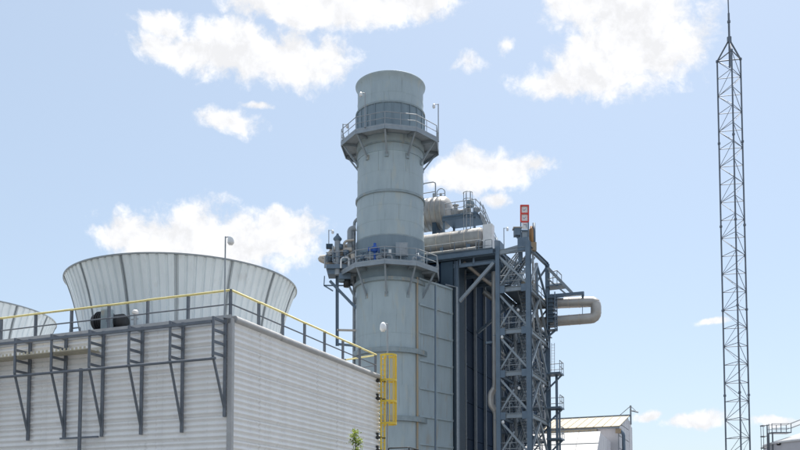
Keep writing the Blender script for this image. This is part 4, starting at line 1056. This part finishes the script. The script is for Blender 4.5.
bar('purlin', A(-RN+RN*.52,-.1,ze2+(zr-ze2)*.52)+n_*.03, A(-RN+RN*.52,11.5,ze2+(zr-ze2)*.52)+n_*.03, .1, 'steel_light', sh, .16)

# ------------------------------------------------------------------ storage tank at the right edge
YT = 106.0; RT = 8.0
tx = (771.5-400)/F*YT + RT*.985; TC = Vector((tx, YT, 0))
tk = thing('storage_tank', 'white storage tank with shallow cone roof at the lower right edge', 'tank', TC)
zw = zat(443.5, YT)
for i in range(5):
    MB().lathe(TC, [(RT+.01*(i%2), zw*i/5), (RT+.01*(i%2), zw*(i+1)/5)], 72).build('shell_course', 'whitewall', tk)
MB().lathe(TC, [(RT+.12, zw-.12), (RT+.14, zw+.02), (.3, zw+RT*.30), (0, zw+RT*.30)], 72).build('cone_roof', 'white', tk)
MB().lathe(TC, [(RT, zw-.18), (RT+.14, zw-.18), (RT+.14, zw), (RT, zw)], 72, smooth=False).build('curb_ring', 'white', tk)
d = Vector((math.cos(R(-120.5)), math.sin(R(-120.5)), 0))
tube('vent_downpipe', rounded([TC+d*(RT-.6)+Z*(zw+.5), TC+d*(RT+.32)+Z*(zw+.5), TC+d*(RT+.32)], .3), .2, 'black', tk)
d = Vector((math.cos(R(-163)), math.sin(R(-163)), 0))
tube('nozzle', [TC+d*RT+Z*(zw-.3), TC+d*(RT+.4)+Z*(zw-.35)], .14, 'black', tk)
# access platform with caged ladder beside the tank
ap = P(765, 450, YT-.5); Yp = YT-.5
al = thing('tank_access_platform', 'dark railed access platform with caged ladder beside the white tank', 'platform', Vector((ap.x, Yp, 0)))
zpd = zat(433.5, Yp)
def t_(px, py, dy=0): return P(px, py, Yp+dy)
MB().prism([Vector((t_(770,433).x,Yp-.6,zpd)), Vector((t_(789,433).x,Yp-.6,zpd)), Vector((t_(789,433).x,Yp+.7,zpd)), Vector((t_(770,433).x,Yp+.7,zpd))], Z*.12).build('deck', 'rail', al)
for px in (770, 779, 789):
    for dy in (-.6,.7): bar('guardrail_post', Vector((t_(px,433).x,Yp+dy,zpd)), Vector((t_(px,433).x,Yp+dy,zpd+1.1)), .07, 'rail', al)
for dy in (-.6,.7):
    for hh in (.55,1.1):
        a = Vector((t_(770,433).x,Yp+dy,zpd+hh)); tube('top_rail', [a, Vector((t_(789,433).x,Yp+dy,zpd+hh)), Vector((t_(789,433).x,Yp+dy,zpd+hh))+Vector((2.6,1.2,.95))], .04, 'rail', al, 6)
for px in (768, 772.5):
    for dy in (-.5,.6): 
        p = t_(px,434,dy); bar('leg', Vector((p.x,p.y,0)), Vector((p.x,p.y,zpd)), .13, 'rail', al)
lcx = t_(764.5,440).x
for s in (-.25,.25): bar('ladder_rail', Vector((lcx+.45,Yp+s,0)), Vector((lcx+.45,Yp+s,zpd+1.1)), .07, 'rail', al)
for k in range(int(zpd/.32)): tube('ladder_rung', [Vector((lcx+.45,Yp-.25,.3+.32*k)), Vector((lcx+.45,Yp+.25,.3+.32*k))], .02, 'rail', al, 5)
for y in (425.8, 436.5, 448, 460):
    z = zat(y, Yp); tube('cage_hoop', arc(Vector((lcx+.1,Yp,z)), (0,1,0), (-1,0,0), .52, -.4, math.pi+.4, 12), .055, 'rail', al, 6)
for i in range(5):
    a = math.pi*i/4; p = Vector((lcx+.1,Yp,0))+Vector((0,1,0))*.5*math.cos(a)+Vector((-1,0,0))*.5*math.sin(a)
    bar('cage_strap', p+Z*2.4, p+Z*zat(425.8,Yp), .05, 'rail', al)
